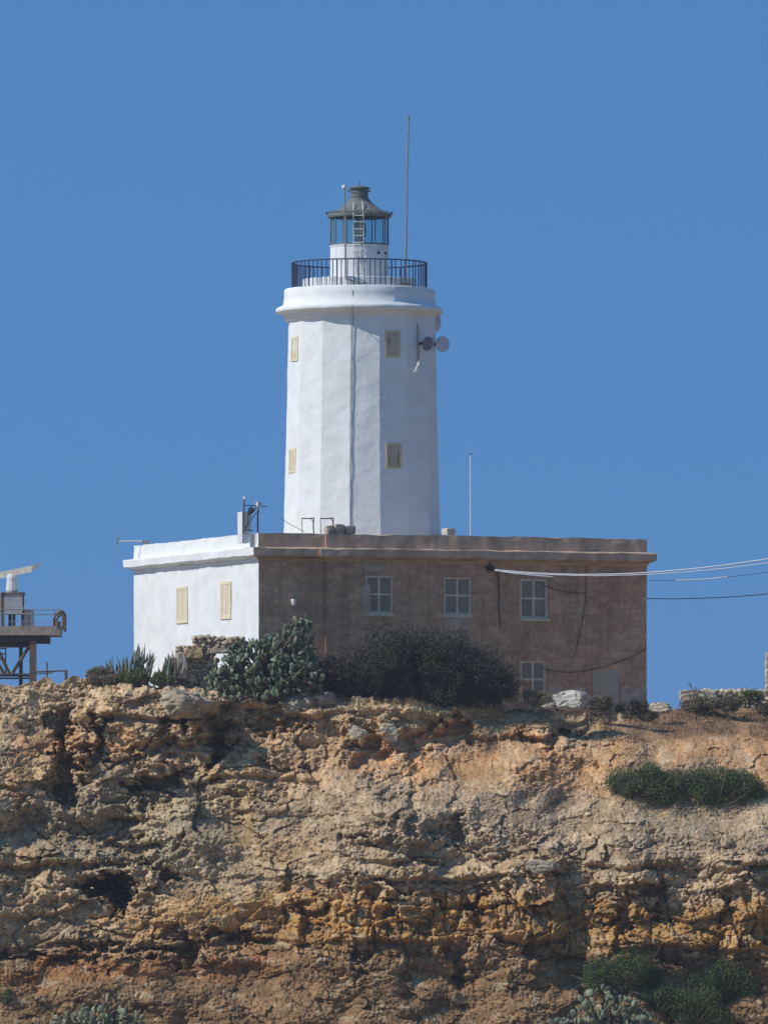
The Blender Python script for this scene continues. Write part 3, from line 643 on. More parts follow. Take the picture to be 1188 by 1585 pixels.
def dish(name, label, X, Y, d, r, face, m, back, dm):
    c = px(X, Y, d); face = Vector(face).normalized(); a = face.cross(Vector((0, 0, 1))).normalized(); b = face.cross(a)
    t = thing(name, label, 'dish aerial', c + back, 'dish aerials on the tower')
    mb = MB(); vs = []; n = 24
    for rr, off in ((0, -.06), (.5, -.05), (.9, -.01), (1.0, .03), (.98, .10), (.0, .12)):
        for k in range(n): q = 2 * math.pi * k / n; vs.append(c + (a * math.cos(q) + b * math.sin(q)) * rr * r + face * off)
    fs = [(i * n + k, i * n + (k + 1) % n, (i + 1) * n + (k + 1) % n, (i + 1) * n + k) for i in range(5) for k in range(n)]
    mb.add(vs, fs); obj('drum', mb, m, t)
    mb = MB(); mb.tube([c - face * .05, c - face * .18, c + back * .6, c + back], [.09, .08, .05, .05], 6); obj('bracket', mb, dm, t)
dish('dish_aerial', 'round grey dish aerial sticking out furthest from the right edge of the tower', 683.5, 532, 404.6, .35, (.55, -.85, 0), M['dish'], Vector((-.75, .0, -.02)), M['metal_dark'])
dish('dish_aerial', 'dark dish aerial mounted against the shaded face of the tower', 660, 531, 403.0, .32, (.75, -.6, -.2), pm('dark_dish', (.16, .17, .21), (.2, .2, .23), 5, .6), Vector((-.55, .35, -.02)), M['metal_dark'])
dish('dish_aerial', 'dish aerial half hidden close under the gallery ledge', 673.5, 498.5, 405.4, .40, (.90, -.40, -.12), M['dish'], Vector((-.35, .05, .1)), M['metal_dark'])
t = thing('wall_bracket', 'white fork shaped bracket fixed low on the shaded face of the tower', 'bracket', tp(646, 576, 3.3))
mb = MB()
mb.tube([tp(647.5, 559, 3.98), tp(647, 566, 4.02)], [.03, .07], 6); mb.tube([tp(647, 566, 4.02), tp(648, 575, 3.98)], .05, 6); mb.tube([tp(646.5, 565, 4.02), tp(642.5, 574, 3.98)], .045, 6)
obj('fork', mb, M['metal_white'], t)
mb = MB(); mb.cbox(tp(641.5, 574, 3.96), .14, .14, .09); mb.tube([tp(647.5, 558, 3.3), tp(647.5, 559, 3.98)], .03, 5); obj('foot', mb, M['metal_white'], t)
mb = MB(); mb.tube([tp(646, 500, 3.33), tp(646.5, 520, 3.36), tp(647, 545, 3.36), tp(647.5, 560, 3.40)], .03, 5); obj('pipe', mb, M['panel'], t)

# ------------------------------------------------------------------ roof furniture
def roofp(X, Y, v=1.0):       # point above the roof, v metres behind the front parapet
    d = C0.y + ca * v + sa * front(X, Y)[0]; return px(X, Y, d)
t = thing('roof_chimney', 'white plastered chimney block on the corner of the flat roof', 'chimney', roofp(378, 826, .8))
mb = MB(); p = roofp(378, 815, .8); mb.cbox(p + Vector((0, 0, -.05)), .40, .62, 1.35, 0, ALPHA); obj('shaft', mb.wobble(.02, .4), M['white2'], t)
t = thing('floodlight_mast', 'rusty mast with white tip, crossbar and small floodlight beside the roof chimney', 'mast', roofp(378, 824, .3))
q = lambda X, Y: roofp(X, Y, .3)
mb = MB(); mb.tube([q(376.8, 826), q(377.2, 800), q(377.5, 773)], .035, 6); mb.tube([q(377.5, 782), q(414, 784)], .02, 5); obj('mast', mb, M['rust'], t)
mb = MB(); mb.tube([q(399, 826), q(398.5, 800), q(400.5, 784)], .035, 6); mb.tube([q(399.5, 790), q(379, 817)], .018, 5); obj('pole', mb, M['rust'], t)
mb = MB(); mb.tube([q(378.4, 773), q(379, 768.5)], [.07, .06], 7); mb.cbox(q(400.5, 781), .2, .15, .2, 0, .5); mb.cbox(q(397, 786.5), .16, .12, .14, 0, .2); obj('insulator', mb, M['metal_white'], t)
mb = MB(); mb.tube([q(385, 796), q(388, 791), q(391, 787)], [.07, .13, .14], 7); obj('floodlight', mb, M['metal_dark'], t)
mb = MB(); mb.tube([q(380, 820), q(392, 821.5)], .02, 4); mb.tube([q(384, 795), q(383, 812), q(379, 822)], .015, 4); obj('wire', mb, M['cable'], t)
for (xa, xb, lab) in ((467.5, 485.5, 'left of the two bent pipe frames at the foot of the tower'), (496, 516, 'right of the two bent pipe frames, standing against the stone pile')):
    mb = MB(); q = lambda X, Y: roofp(X, Y, .5)
    mb.tube([q(xa, 826), q(xa - .3, 802)], .018, 5); mb.tube([q(xb, 826), q(xb - .8, 812), q(xb, 802)], .03, 5); mb.tube([q(xa - .3, 802.3), q((xa + xb) / 2, 802.8), q(xb, 801.5)], .026, 5); mb.tube([q(xb - 5, 802.5), q(xb - 1, 807)], .018, 4)
    tag(obj('pipe_frame', mb, M['rust'], loc=q(xa, 826)), 'thin ' + lab, 'pipe frame', 'pipe frames on the roof')
mb = MB(); pts = [roofp(440 + 31 * i / 8, 806 + 17 * (i / 8) ** .9, .6) for i in range(9)]; pts[0] = roofp(432, 800, .6)
mb.tube(pts, .012, 4); tag(obj('stay_wire', mb, M['metal_grey'], loc=pts[-1]), 'thin slack wire running down to the roof left of the pipe frames', 'wire')
def brick(mb, c, sx, sy, sz, rot, seed, rough=.03):
    rs = random.Random(seed); a = Vector((math.cos(rot), math.sin(rot), 0)); b = Vector((-math.sin(rot), math.cos(rot), 0)); n = 4
    bm_v = []; idx = {}
    def V(i, j, k):
        key = (i, j, k)
        if key not in idx:
            x, y, z = (i / n - .5), (j / n - .5), (k / n - .5); rr = 1 - .16 * (max(0, abs(x) + abs(y) + abs(z) - .8))
            p = Vector(c) + a * x * sx * rr + b * y * sy * rr + Vector((0, 0, z * sz * rr)) + Vector((rs.uniform(-1, 1), rs.uniform(-1, 1), rs.uniform(-1, 1))) * rough
            idx[key] = len(bm_v); bm_v.append(p)
        return idx[key]
    fs = []
    for i in range(n):
        for j in range(n):
            fs += [(V(i, j, 0), V(i, j + 1, 0), V(i + 1, j + 1, 0), V(i + 1, j, 0)), (V(i, j, n), V(i + 1, j, n), V(i + 1, j + 1, n), V(i, j + 1, n)),
                   (V(i, 0, j), V(i + 1, 0, j), V(i + 1, 0, j + 1), V(i, 0, j + 1)), (V(i, n, j), V(i, n, j + 1), V(i + 1, n, j + 1), V(i + 1, n, j)),
                   (V(0, i, j), V(0, i, j + 1), V(0, i + 1, j + 1), V(0, i + 1, j)), (V(n, i, j), V(n, i + 1, j), V(n, i + 1, j + 1), V(n, i, j + 1))]
    mb.add(bm_v, fs)
for i, (xa, xb, ya, yb, lab) in enumerate([(503, 516, 814, 827, 'squared block at the left end of the row on the parapet'), (516, 532, 811.5, 827, 'tallest block in the middle of the row on the parapet'), (532, 549, 814, 827, 'long block at the right end of the row on the parapet')]):
    mb = MB(); c = roofp((xa + xb) / 2, (ya + yb) / 2, .15); brick(mb, c, (xb - xa) / 35.5 - .01, .4, (yb - ya) / 35.5, ALPHA, i, .015)
    tag(obj('stone_block', mb, M['block'], loc=c - Vector((0, 0, .18))), lab, 'stone block', 'loose blocks on the parapet')
mb = MB(); c = roofp(694, 823, .5); brick(mb, c, .5, .4, .3, ALPHA + .3, 9, .015); tag(obj('stone_block', mb, pm('pale_block', (.62, .55, .45), (.5, .42, .33), 3, .9), loc=c - Vector((0, 0, .15))), 'small pale block alone on the roof right of the tower', 'stone block', 'loose blocks on the parapet')
pts = [roofp(727.5 + .9 * math.sin(i * 2.1) * .5 + .3, 832 - 130 * i / 16, .8) for i in range(17)]
t = rod('rod_aerial', 'slim white rod aerial on the flat roof right of the tower', 'aerial', pts, .030, M['metal_white'])
mb = MB(); mb.tube([roofp(728, 704, .8), roofp(728, 701, .8)], .035, 5); obj('tip', mb, M['metal_dark'], t)
# yagi on the far left parapet
def sidep(X, Y, v): d = C0.y + ca * v; return px(X, Y, d)
t = thing('yagi_aerial', 'horizontal aerial boom poking out past the left end of the white parapet', 'aerial', sidep(226, 850, LS - 1))
q = lambda X, Y: sidep(X, Y, LS - 1)
mb = MB(); mb.tube([q(181, 838), q(200, 837.5), q(232, 838)], .03, 5); obj('boom', mb, M['metal_white'], t)
mb = MB(); mb.tube([q(182, 823), q(182, 852)], .018, 5); mb.tube([q(184, 834), q(180, 841)], .04, 5); obj('element', mb, M['metal_grey'], t)
mb = MB(); mb.tube([q(226.5, 838), q(226.5, 850)], .045, 5); mb.cbox(q(226, 839), .35, .2, .12); mb.tube([q(196, 836), q(196, 840)], .025, 5); mb.tube([q(208, 836), q(208, 840)], .025, 5); obj('bracket', mb, M['metal_grey'], t)
# facade fittings
u, z = front(453, 932)
t = thing('wall_lamp', 'small white wall lamp on the brown front left of the wall joint', 'lamp', B(u, 0, z))
mb = MB(); mb.tube([B(u, -.12, z + .13), B(u, -.12, z), B(u, -.12, z - .14)], [.11, .12, .08], 8); obj('lamp_shade', mb, M['metal_white'], t)
mb = MB(); mb.tube([B(u, -.01, z + .13), B(u, -.14, z + .16)], .05, 5); obj('bracket', mb, M['metal_dark'], t)
u, z = front(757, 880)
t = thing('junction_bracket', 'dark cable bracket under the cornice where the white cables start', 'bracket', B(u, -PR, z))
mb = MB(); nbox(mb, u - .15, u + .12, -PR - .14, z - .12, z + .10, .14); mb.tube([B(u - .3, -PR - .05, z + .02), B(u + .35, -PR - .3, z - .06)], .03, 5); mb.tube([B(u - .05, -PR - .06, z + .35), B(u, -PR - .1, z)], .04, 5); obj('box', mb, M['metal_dark'], t)
def fcable(name, label, pts, r, off=-.05):
    mb = MB(); P = []
    for X, Y in pts:
        u, z = front(X, Y); P.append(B(u, (-PR if U1 < u < U2 + 1.2 else 0) + off, z))
    mb.tube(P, r, 5); tag(obj(name, mb, M['cable'], loc=P[-1]), label, 'cable', 'cables on the front wall')
fcable('wall_cable', 'black cable hanging straight down from the bracket under the cornice', [(768, 884), (769, 900), (770, 920), (769.5, 940), (771, 958), (772, 975)], .023)
fcable('wall_cable', 'cable slanting down the wall right of the third window', [(905, 870), (904, 900), (903.5, 925), (901, 950), (896, 975), (890, 1000), (886, 1018)], .016)
P = [(999, 1004), (990, 1010), (975, 1018), (955, 1025), (930, 1033), (905, 1039), (880, 1041), (860, 1040), (845, 1037), (835, 1034)]
fcable('wall_cable', 'black cable sagging across the corner above the blocked doorway', P, .015)
fcable('wall_cable', 'faint cable running level from the third window to the slanting cable', [(835, 905), (855, 913), (880, 917), (905, 919)], .014)
# overhead service lines: leave the bracket and go off to the right toward a pole outside the picture
def line(label, pts, r, m):
    mb = MB(); n = len(pts); P = []
    us = np.array([p[0] for p in pts], float); ysv = np.array([p[1] for p in pts], float); dsv = np.array([p[2] for p in pts], float)
    tt = np.linspace(us[0], us[-1], 60)
    co = np.polyfit(us, ysv, 3) if len(pts) > 3 else np.polyfit(us, ysv, len(pts) - 1)
    for i, x in enumerate(tt): P.append(px(x, np.polyval(co, x) + random.uniform(-.25, .25), np.interp(x, us, dsv)))
    mb.tube(P, r, 5); tag(obj('overhead_cable', mb, m, loc=P[0]), label, 'cable', 'overhead cables to the right')
line('uppermost overhead cable painted sunlit white leaving the bracket toward the right', [(765, 882, 399.5), (850, 888, 399), (960, 888.5, 398), (1060, 882, 397), (1188, 865, 396), (1300, 846, 395)], .028, M['cable_sunlit'])
line('second overhead cable painted sunlit white just below the uppermost one', [(765, 883.5, 399.4), (850, 889.5, 398.8), (950, 891, 397.8), (1050, 886.5, 396.8), (1188, 871, 395.8), (1300, 852, 395)], .020, M['cable_sunlit'])
line('short cable strand painted sunlit white, ending before the third window', [(766, 883.5, 399.3), (800, 888, 399.1), (856, 893, 398.8)], .024, M['cable_sunlit'])
line('thin dark overhead cable with a stretch painted sunlit white right of the building', [(1003, 899, 402), (1045, 898.5, 402), (1125, 893, 402), (1188, 886, 402), (1300, 868, 402)], .012, M['cable'])
line('sunlit white stretch painted over the thin dark overhead cable', [(1045, 898.5, 401.98), (1085, 897, 401.98), (1125, 893, 401.98)], .028, M['cable_sunlit'])  # pale tube over the dark cable, painted as its sunlit stretch
line('lowest dark overhead cable leaving the right corner of the building', [(1000, 926.5, 402.5), (1050, 927, 402.5), (1120, 924.5, 402.5), (1188, 919.5, 402.5), (1300, 908, 402.5)], .020, M['cable'])

# ------------------------------------------------------------------ radar platform at the left
RD = 409.0; rk = RD / F
t = thing('steel_platform', 'rusty steel lattice platform with railing at the left edge of the hilltop', 'platform', px(20, 1060, RD))
def q(X, Y, dd=0.0): return px(X, Y, RD) + Vector((0, dd, 0))
mb = MB(); c = (q(-20, 976.5)); mb.cbox(c + Vector((0, 1.4, 0)), 226 * rk, 3.0, .42); obj('deck', mb.wobble(.01, .4), pm('pale_concrete', (.36, .31, .25), (.24, .2, .17), 4, .9), t)
mb = MB(); 
for dd in (.2, 1.4, 2.6): mb.cbox(q(-25, 989, dd), 200 * rk, .22, .30)
mb.cbox(q(-32, 995, 1.4), 165 * rk, 2.2, .3); obj('girder', mb, M['metal_dark'], t)
for (X, dd) in ((51, .2), (-90, .2), (-90, 2.6), (29, 2.6)):
    mb = MB(); mb.cbox(q(X, 1028, dd), .30 if X == 51 else .16, .26, 72 * rk); mb.cbox(q(X, 1063, dd), .5, .5, .1); obj('leg', mb, M['rust'], t)
for (a, b) in (((48, 996), (18, 1044)), ((-8, 996), (15, 1044)), ((-20, 1000), (8, 1046)), ((-85, 996), (-40, 1046)), ((-60, 1046), (-20, 996))):
    mb = MB(); mb.tube([q(*a, .25), q(*b, .25)], .075, 4); obj('brace', mb, M['rust'], t)
mb = MB(); mb.tube([q(-95, 1045, .2), q(56, 1045, .2)], .07, 4); mb.tube([q(-95, 1050, .2), q(56, 1050, .2)], .04, 4); obj('tie_beam', mb, M['metal_dark'], t)
mb = MB(); mb.tube([q(0, 1004, 0), q(9, 1004, 0)], .03, 4); mb.tube([q(0, 1012, 0), q(9, 1012, 0)], .03, 4); mb.tube([q(0, 1020, 0), q(9, 1020, 0)], .03, 4); mb.tube([q(9, 1000, 0), q(9, 1045, 0)], .03, 4); obj('access_ladder', mb, M['metal_dark'], t)
mb = MB()
for Y in (943.5, 950.5, 962, 970.5): mb.tube([q(-120, Y - .4, 0), q(30, Y, 0), q(70, Y + .7, 0), q(96, Y, 0)], .025 if Y < 951 else .014, 4)
for X in (-100, -60, -25, 50, 84): mb.tube([q(X, 943, 0), q(X, 972, 0)], .025, 4)
mb.tube([q(36, 943), q(42, 930), q(38, 929.5)], .02, 4)
obj('railing', mb, M['metal_grey'], t)
mb = MB()
for dd in (0, 2.6): mb.tube([q(84, 975, dd), q(84, 957, dd), q(88, 951, dd), q(93, 947, dd), q(96.5, 946, dd), q(97.5, 952, dd), q(97.5, 975, dd)], .065, 5)
mb.tube([q(97, 948, 0), q(97, 948, 2.6)], .07, 5); mb.tube([q(89, 962, 0), q(89, 974, 0)], .14, 4); obj('end_frame', mb, M['rust'], t)
mb = MB(); mb.cbox(q(20, 933.5, 1.2), 28 * rk, 1.0, 33 * rk); mb.cbox(q(-20, 933.5, 1.2), 44 * rk, .8, 34 * rk)
cab = obj('cabinet', mb, pm('grey_cabinet', (.42, .42, .42), (.34, .34, .34), 3, .6), t)
mb = MB(); mb.cbox(q(34, 945, .9), 4.5 * rk, .2, 58 * rk); mb.cbox(q(3, 945, .9), 5 * rk, .2, 58 * rk); mb.cbox(q(14, 960, 1.2), 5 * rk, .2, 24 * rk); mb.cbox(q(20, 960, 1.2), 4 * rk, .5, 24 * rk, 0); mb.cbox(q(19, 917.5, 1.2), 36 * rk, 1.1, .08); obj('post', mb, M['rust'], cab)
mb = MB(); mb.cbox(q(44, 958.5, .8), 14 * rk, .7, 31 * rk); obj('locker', mb, pm('slate_locker', (.16, .17, .20), None, 3, .6), t)
t = thing('radar_scanner', 'white rotating radar bar on a tapered pedestal above the steel platform', 'radar', q(17, 917, 1.2))
mb = MB(); P = [(8.6, 917), (9, 913), (8.2, 900), (8.4, 893), (7.4, 889), (4.5, 886), (3, 883.5)]
c = q(17, 917, 1.2); mb.lathe(c, [(a * rk * 1.05, (HY - Y) * rk) for a, Y in P], n=12); obj('pedestal', mb, M['metal_white'], t, smooth=False)
mb = MB(); mb.lathe(c, [(8.8 * rk, (HY - 915) * rk), (9.4 * rk, (HY - 914.5) * rk), (9.4 * rk, (HY - 912) * rk)], n=12); obj('collar', mb, M['metal_grey'], t)
mb = MB(); aL, aR = q(-32, 889.5, 1.9), q(63.5, 872, .5); ax = (aR - aL).normalized(); dn = Vector((0, 0, -1)); vs = []; N_ = 24
for i in range(N_ + 1):
    s = i / N_; p = aL.lerp(aR, s); th = 5.0 * rk * min(1, 5 * (1 - s) + .12, 5 * s + .12) * (1 + .08 * math.sin(i * 2.3)); wd = .22 * min(1, 6 * (1 - s) + .2)
    vs += [p + Vector((0, -wd, 0)), p + Vector((0, wd, 0)), p + Vector((0, wd * .6, -2 * th * .9)), p + Vector((0, -wd * .6, -2 * th))]
fs = [(4 * i + k, 4 * i + (k + 1) % 4, 4 * i + 4 + (k + 1) % 4, 4 * i + 4 + k) for i in range(N_) for k in range(4)] + [(0, 3, 2, 1), (4 * N_, 4 * N_ + 1, 4 * N_ + 2, 4 * N_ + 3)]
mb.add(vs, fs); obj('antenna_bar', mb, pm('ivory_paint', (.78, .74, .62), (.62, .58, .48), 4, .6), t)
t = thing('low_fence', 'low rusty pipe fence on the hilltop right of the steel platform', 'fence', q(80, 1056, -2))
mb = MB(); mb.tube([q(55, 1042, -2), q(80, 1041, -2), q(106, 1040, -2)], .035, 4); mb.tube([q(55, 1045, -2), q(85, 1043.5, -2)], .025, 4); obj('rail', mb, M['rust'], t)
for X, Y0 in ((57, 1041), (75.5, 1027), (104, 1040), (106, 1040)):
    mb = MB(); mb.tube([q(X, 1060, -2), q(X, Y0, -2)], .04, 4); obj('post', mb, M['rust'], t)

# ------------------------------------------------------------------ rubble walls, boulders
ICO_V, ICO_F = None, None
def ico(sub=2):
    import bmesh
    bm = bmesh.new(); bmesh.ops.create_icosphere(bm, subdivisions=sub, radius=1); bm.verts.ensure_lookup_table()
    V = np.array([v.co[:] for v in bm.verts]); Fc = np.array([[v.index for v in f.verts] for f in bm.faces]); bm.free(); return V, Fc
I2 = ico(2); I1 = ico(1); I4 = ico(5)
def stone_cloud(items, base, seed, rough=.22):
    """items: (centre, (sx,sy,sz)) -> one mesh of angular stones"""
    rs = np.random.RandomState(seed); V0, F0 = base; Vs = []; Fs = []; b = 0
    for c, s in items:
        V = V0.copy()
        for _ in range(6):    # chop planes for angular faces
            n = rs.normal(size=3); n /= np.linalg.norm(n); d = V @ n; lim = rs.uniform(.45, .78); V = V - np.outer(np.clip(d - lim, 0, None), n)
        V = V * (1 + rs.uniform(-rough, rough, size=(len(V), 1)) * .4)
        a = rs.uniform(0, 6.28); Rz = np.array([[math.cos(a), -math.sin(a), 0], [math.sin(a), math.cos(a), 0], [0, 0, 1]])
        Vs.append((V @ Rz.T) * np.array(s) + np.array(c)); Fs.append(F0 + b); b += len(V)
    return np.concatenate(Vs), np.concatenate(Fs)
def boulder(name, label, X, Y, w, h, m, d=None, seed=0, group='boulders along the cliff edge', dep=None, sink=0):
    p = on_face(X, Y)[0] if d is None else px(X, Y, d)
    k = p.y / F; V, Fc = I4; rs = np.random.RandomState(seed); V = V.copy()
    for _ in range(11):
        n = rs.normal(size=3); n /= np.linalg.norm(n); dd = V @ n; lim = rs.uniform(.45, .85); V = V - np.outer(np.clip(dd - lim, 0, None), n)
    V = V * 1.25
    V = V + .10 * wob(V * 1.0 + seed, .6) + .045 * wob(V * 1.0 + seed * 2, .16)
    dep = dep or w * .7
    V = V * np.array([w / 2 * k, dep / 2 * k, h / 2 * k]) + np.array(p)
    return tag(mesh_obj(name, V, Fc, m, loc=p - Vector((0, 0, h / 2 * k)), fast=True), label, 'rock', group)
boulder('boulder', 'large tan boulder on the cliff edge at the right foot of the big prickly pear', 462, 1083, 64, 44, M['rocktan'], seed=4)
boulder('boulder', 'flat pale slab just right of the split boulder', 500, 1078, 46, 22, M['rocktan'], seed=6)
boulder('boulder', 'bright white cracked rock under the lower window', 884, 1088, 58, 30, M['rockbright'], d=391.5, seed=8)
boulder('boulder', 'small white stone left of the bright white rock', 850, 1093, 18, 12, M['rockwhite'], d=391.3, seed=9)
boulder('boulder', 'pale rounded rock in the gap between the building and the skyline wall', 1024, 1096, 34, 18, M['rockwhite'], d=395.5, seed=10)
boulder('boulder', 'broad grey brown boulder jutting out below the ruined wall', 296, 1090, 84, 44, M['rocktan'], seed=13)
boulder('boulder', 'narrow upright brown rock on the cliff edge below the dark shrub', 711, 1104, 18, 30, pm('brown_rock', (.25, .17, .12), (.33, .25, .17), 3, .9, .6, 6, .05), seed=14)
boulder('boulder', 'small pale rock lodged under the cliff edge, left of a larger one', 552, 1134, 26, 18, M['rockwhite'], seed=15, dep=10, group='pale rocks in the cliff')
boulder('boulder', 'larger pale rock lodged under the cliff edge right of the small rounded one', 598, 1136, 30, 26, M['rockwhite'], seed=16, dep=12, group='pale rocks in the cliff')
boulder('boulder', 'grey domed rock overhanging a dark hollow in the right middle of the cliff', 838, 1342, 52, 22, M['rocktan'], seed=17, dep=14, group='rocks in the cliff')
boulder('boulder', 'cream rounded rock above the ochre band near the right side', 1046, 1362, 34, 22, M['rocktan'], seed=18, dep=10, group='rocks in the cliff')
def rubble_wall(name, label, regions, d, th, seed, sz=.17, m=None):
    """courses of separate stones filling photo rectangles (x0,x1,ytop,ybottom)"""
    rs = random.Random(seed); items = []
    k = d / F
    for (x0, x1, y0, y1) in regions:
        y = y1
        while y > y0 - 1:
            h = rs.uniform(.7, 1.25) * sz / k; x = x0 + rs.uniform(0, 4)
            while x < x1:
                ww = h * rs.uniform(.9, 1.9); 
                for l in range(2):
                    c = px(x + ww / 2, y - h / 2 + rs.uniform(-1.2, 1.2), d) + Vector((0, (l * .8) * th + rs.uniform(-.05, .05), 0)); items.append((c, (ww * k * .74, th * .42, h * k * .76)))
                x += ww
            y -= h * .92
    b = px(sum(r[0] for r in regions[:1]), regions[0][3], d); t = thing(name, label, 'wall', b)
    V, Fc = stone_cloud(items, I2, seed); mesh_obj('stonework', V, Fc, m or M['rubble'], t, fast=True)
    mb = MB()
    for (x0, x1, y0, y1) in regions: mb.box(px(x0 + 3, y1, d) + Vector((0, th * .3, 0)), (max(.05, (x1 - x0 - 5) * k), 0, 0), (0, th * .5, 0), (0, 0, (y1 - y0 - 6) * k))
    obj('core', mb, M['rubble'], t)
    return t
t = rubble_wall('ruined_wall', 'ruined dry stone wall with a small opening, left of the big prickly pear', [(270, 300, 1004, 1066), (296, 331, 990, 1072), (331, 372, 991, 1004), (352, 372, 1004, 1072), (331, 354, 1044, 1072)], 391.9, .5, 5)
mb = MB(); brick(mb, px(343, 1008, 391.8), 1.0, .5, .22, 0, 3, .012); obj('lintel', mb, M['block'], t)
mb = MB(); brick(mb, px(300, 1012, 391.65), .75, .4, .4, .1, 4, .03); obj('corner_stone', mb, pm('orange_stone', (.50, .33, .17), (.4, .27, .15), 4, .9, .4), t)
mb = MB(); brick(mb, px(282, 1031, 391.6), .42, .4, 1.15, .05, 6, .03); obj('corner_stone', mb, M['block'], t)
t = rubble_wall('boundary_wall', 'long low dry stone wall on the skyline at the right', [(1054, 1088, 1072, 1104), (1086, 1300, 1070, 1104)], 401.0, .5, 6, .15, pm('pale_rubble', (.58, .48, .33), (.40, .31, .21), 3, .95, .6, 7, .04, island=.25))  # stone colour slightly paler than the ruined wall
mb = MB(); brick(mb, px(1070, 1076, 400.6), 1.1, .4, .42, 0, 13, .03); brick(mb, px(1097, 1075, 400.7), .6, .4, .38, .1, 14, .03); obj('coping_stone', mb, pm('pale_sandstone', (.62, .52, .37), (.5, .40, .27), 3, .9, .4), t)
t = thing('stone_pillar', 'pale squared stone pillar cut by the right edge of the picture', 'pillar', px(1192, 1090, 402))
mb = MB()
for i in range(6): brick(mb, px(1193, 1016 + 12.2 * i, 402), .52 + .03 * (i % 2), .5, .35, .05 * (i % 3), 20 + i, .015)
obj('shaft', mb, pm('pillar_stone', (.66, .58, .44), (.55, .46, .34), 3, .9, .3), t)
# loose stones: lodged all over the face (uncountable)
def scree():
    rs = np.random.RandomState(21); items = []; cols = []
    for q_ in range(13000):
        X = rs.uniform(-40, 1230); Y = rs.uniform(1050, 1600) if q_ < 11200 else np.interp(X, RX, RY) + rs.uniform(2, 22)
        dens = .35
        if 1320 < Y < 1400: dens = .8
        if 100 < X < 330 and 1210 < Y < 1340: dens = 1
        if X > 640 and 1250 < Y < 1330: dens = .9
        if 480 < X < 640 and 1280 < Y < 1370: dens = 1
        if rs.rand() > dens: continue
        if Y < np.interp(X, RX, RY) + 2: continue
        p, i, j = on_face(X, Y); s = .03 + .10 * rs.rand() ** 3.5
        if rs.rand() < .06: s *= 1.7
        items.append((p + Vector((0, s * .2, 0)), (s * rs.uniform(.9, 1.6), s, s * rs.uniform(.6, 1.0)))); cols.append(FCOL[i, j] * rs.uniform(.85, 1.35))
    V, Fc = stone_cloud(items, I1, 22)
    m, tt, b = newmat('loose_stones'); at = tt.nodes.new('ShaderNodeAttribute'); at.attribute_name = 'rock'; b.inputs['Roughness'].default_value = .95; b.inputs['Specular IOR Level'].default_value = .1
    tt.links.new(at.outputs['Color'], b.inputs['Base Color'])
    o = mesh_obj('loose_stones', V, Fc, m, fast=True); a = o.data.color_attributes.new('rock', 'FLOAT_COLOR', 'POINT')
    Cc = np.repeat(np.array(cols), len(I1[0]), 0); Cc = np.clip(np.concatenate([Cc, np.ones((len(Cc), 1))], 1), 0, .8)
    a.data.foreach_set('color', Cc.ravel().astype(np.float32))
    tag(o, 'loose stones lodged all over the cliff face', 'stones', kind='stuff')
scree()

# ------------------------------------------------------------------ plants
def leaf_mesh(P, size, seed, up=.0, aspect=.5, jitter=.4):
    rs = np.random.RandomState(seed); n = len(P); D = rs.normal(size=(n, 3)); D[:, 2] += up; D /= np.linalg.norm(D, axis=1)[:, None]
    E = rs.normal(size=(n, 3)); E -= (E * D).sum(1)[:, None] * D; E /= np.linalg.norm(E, axis=1)[:, None]
    s = size * (1 + jitter * rs.uniform(-1, 1, size=n))[:, None]
    a = P - E * s * aspect * .5 + D * s * .45; b = P; c = P + E * s * aspect * .5 + D * s * .45; d = P + D * s
    V = np.stack([b, c, d, a], 1).reshape(-1, 3); return V, np.arange(4 * n).reshape(n, 4)
def twig_mesh(segs, m=3):
    """segs: list of (p0,p1,r0,r1) -> prisms"""
    A = np.array([s[0] for s in segs], float); Bp = np.array([s[1] for s in segs], float); r0 = np.array([s[2] for s in segs]); r1 = np.array([s[3] for s in segs])
    T = Bp - A; T /= np.linalg.norm(T, axis=1)[:, None] + 1e-9; ref = np.where(np.abs(T[:, 2:3]) < .9, [[0, 0, 1.]], [[0, 1., 0]]); a = np.cross(T, ref); a /= np.linalg.norm(a, axis=1)[:, None]; b = np.cross(T, a)
    V = []
    for k in range(3):
        q = 2 * math.pi * k / 3; o = a * math.cos(q) + b * math.sin(q); V.append(A + o * r0[:, None])
    for k in range(3):
        q = 2 * math.pi * k / 3; o = a * math.cos(q) + b * math.sin(q); V.append(Bp + o * r1[:, None])
    V = np.stack(V, 1).reshape(-1, 3); n = len(segs); base = (np.arange(n) * 6)[:, None]
    Fc = np.concatenate([base + np.array([[0, 1, 4, 3]]), base + np.array([[1, 2, 5, 4]]), base + np.array([[2, 0, 3, 5]])], 1).reshape(-1, 4)
    return V, Fc
def grow(p, d, L, r, depth, rs, segs, tips, spread=.5, upb=.12):
    q = p; n = 3
    for i in range(n):
        d = (d + Vector((rs.gauss(0, .16), rs.gauss(0, .16), rs.gauss(0, .12) + upb * .4))).normalized(); q2 = q + d * L / n
        segs.append((q[:], q2[:], r * (1 - .25 * i / n), r * (1 - .25 * (i + 1) / n))); q = q2
        if depth > 0 and i > 0:
            for _ in range(rs.choice((1, 2))):
                dd = (d + Vector((rs.gauss(0, spread), rs.gauss(0, spread), rs.gauss(0, spread * .7)))).normalized(); grow(q, dd, L * rs.uniform(.5, .78), r * .62, depth - 1, rs, segs, tips, spread, upb)
    tips.append(q[:])
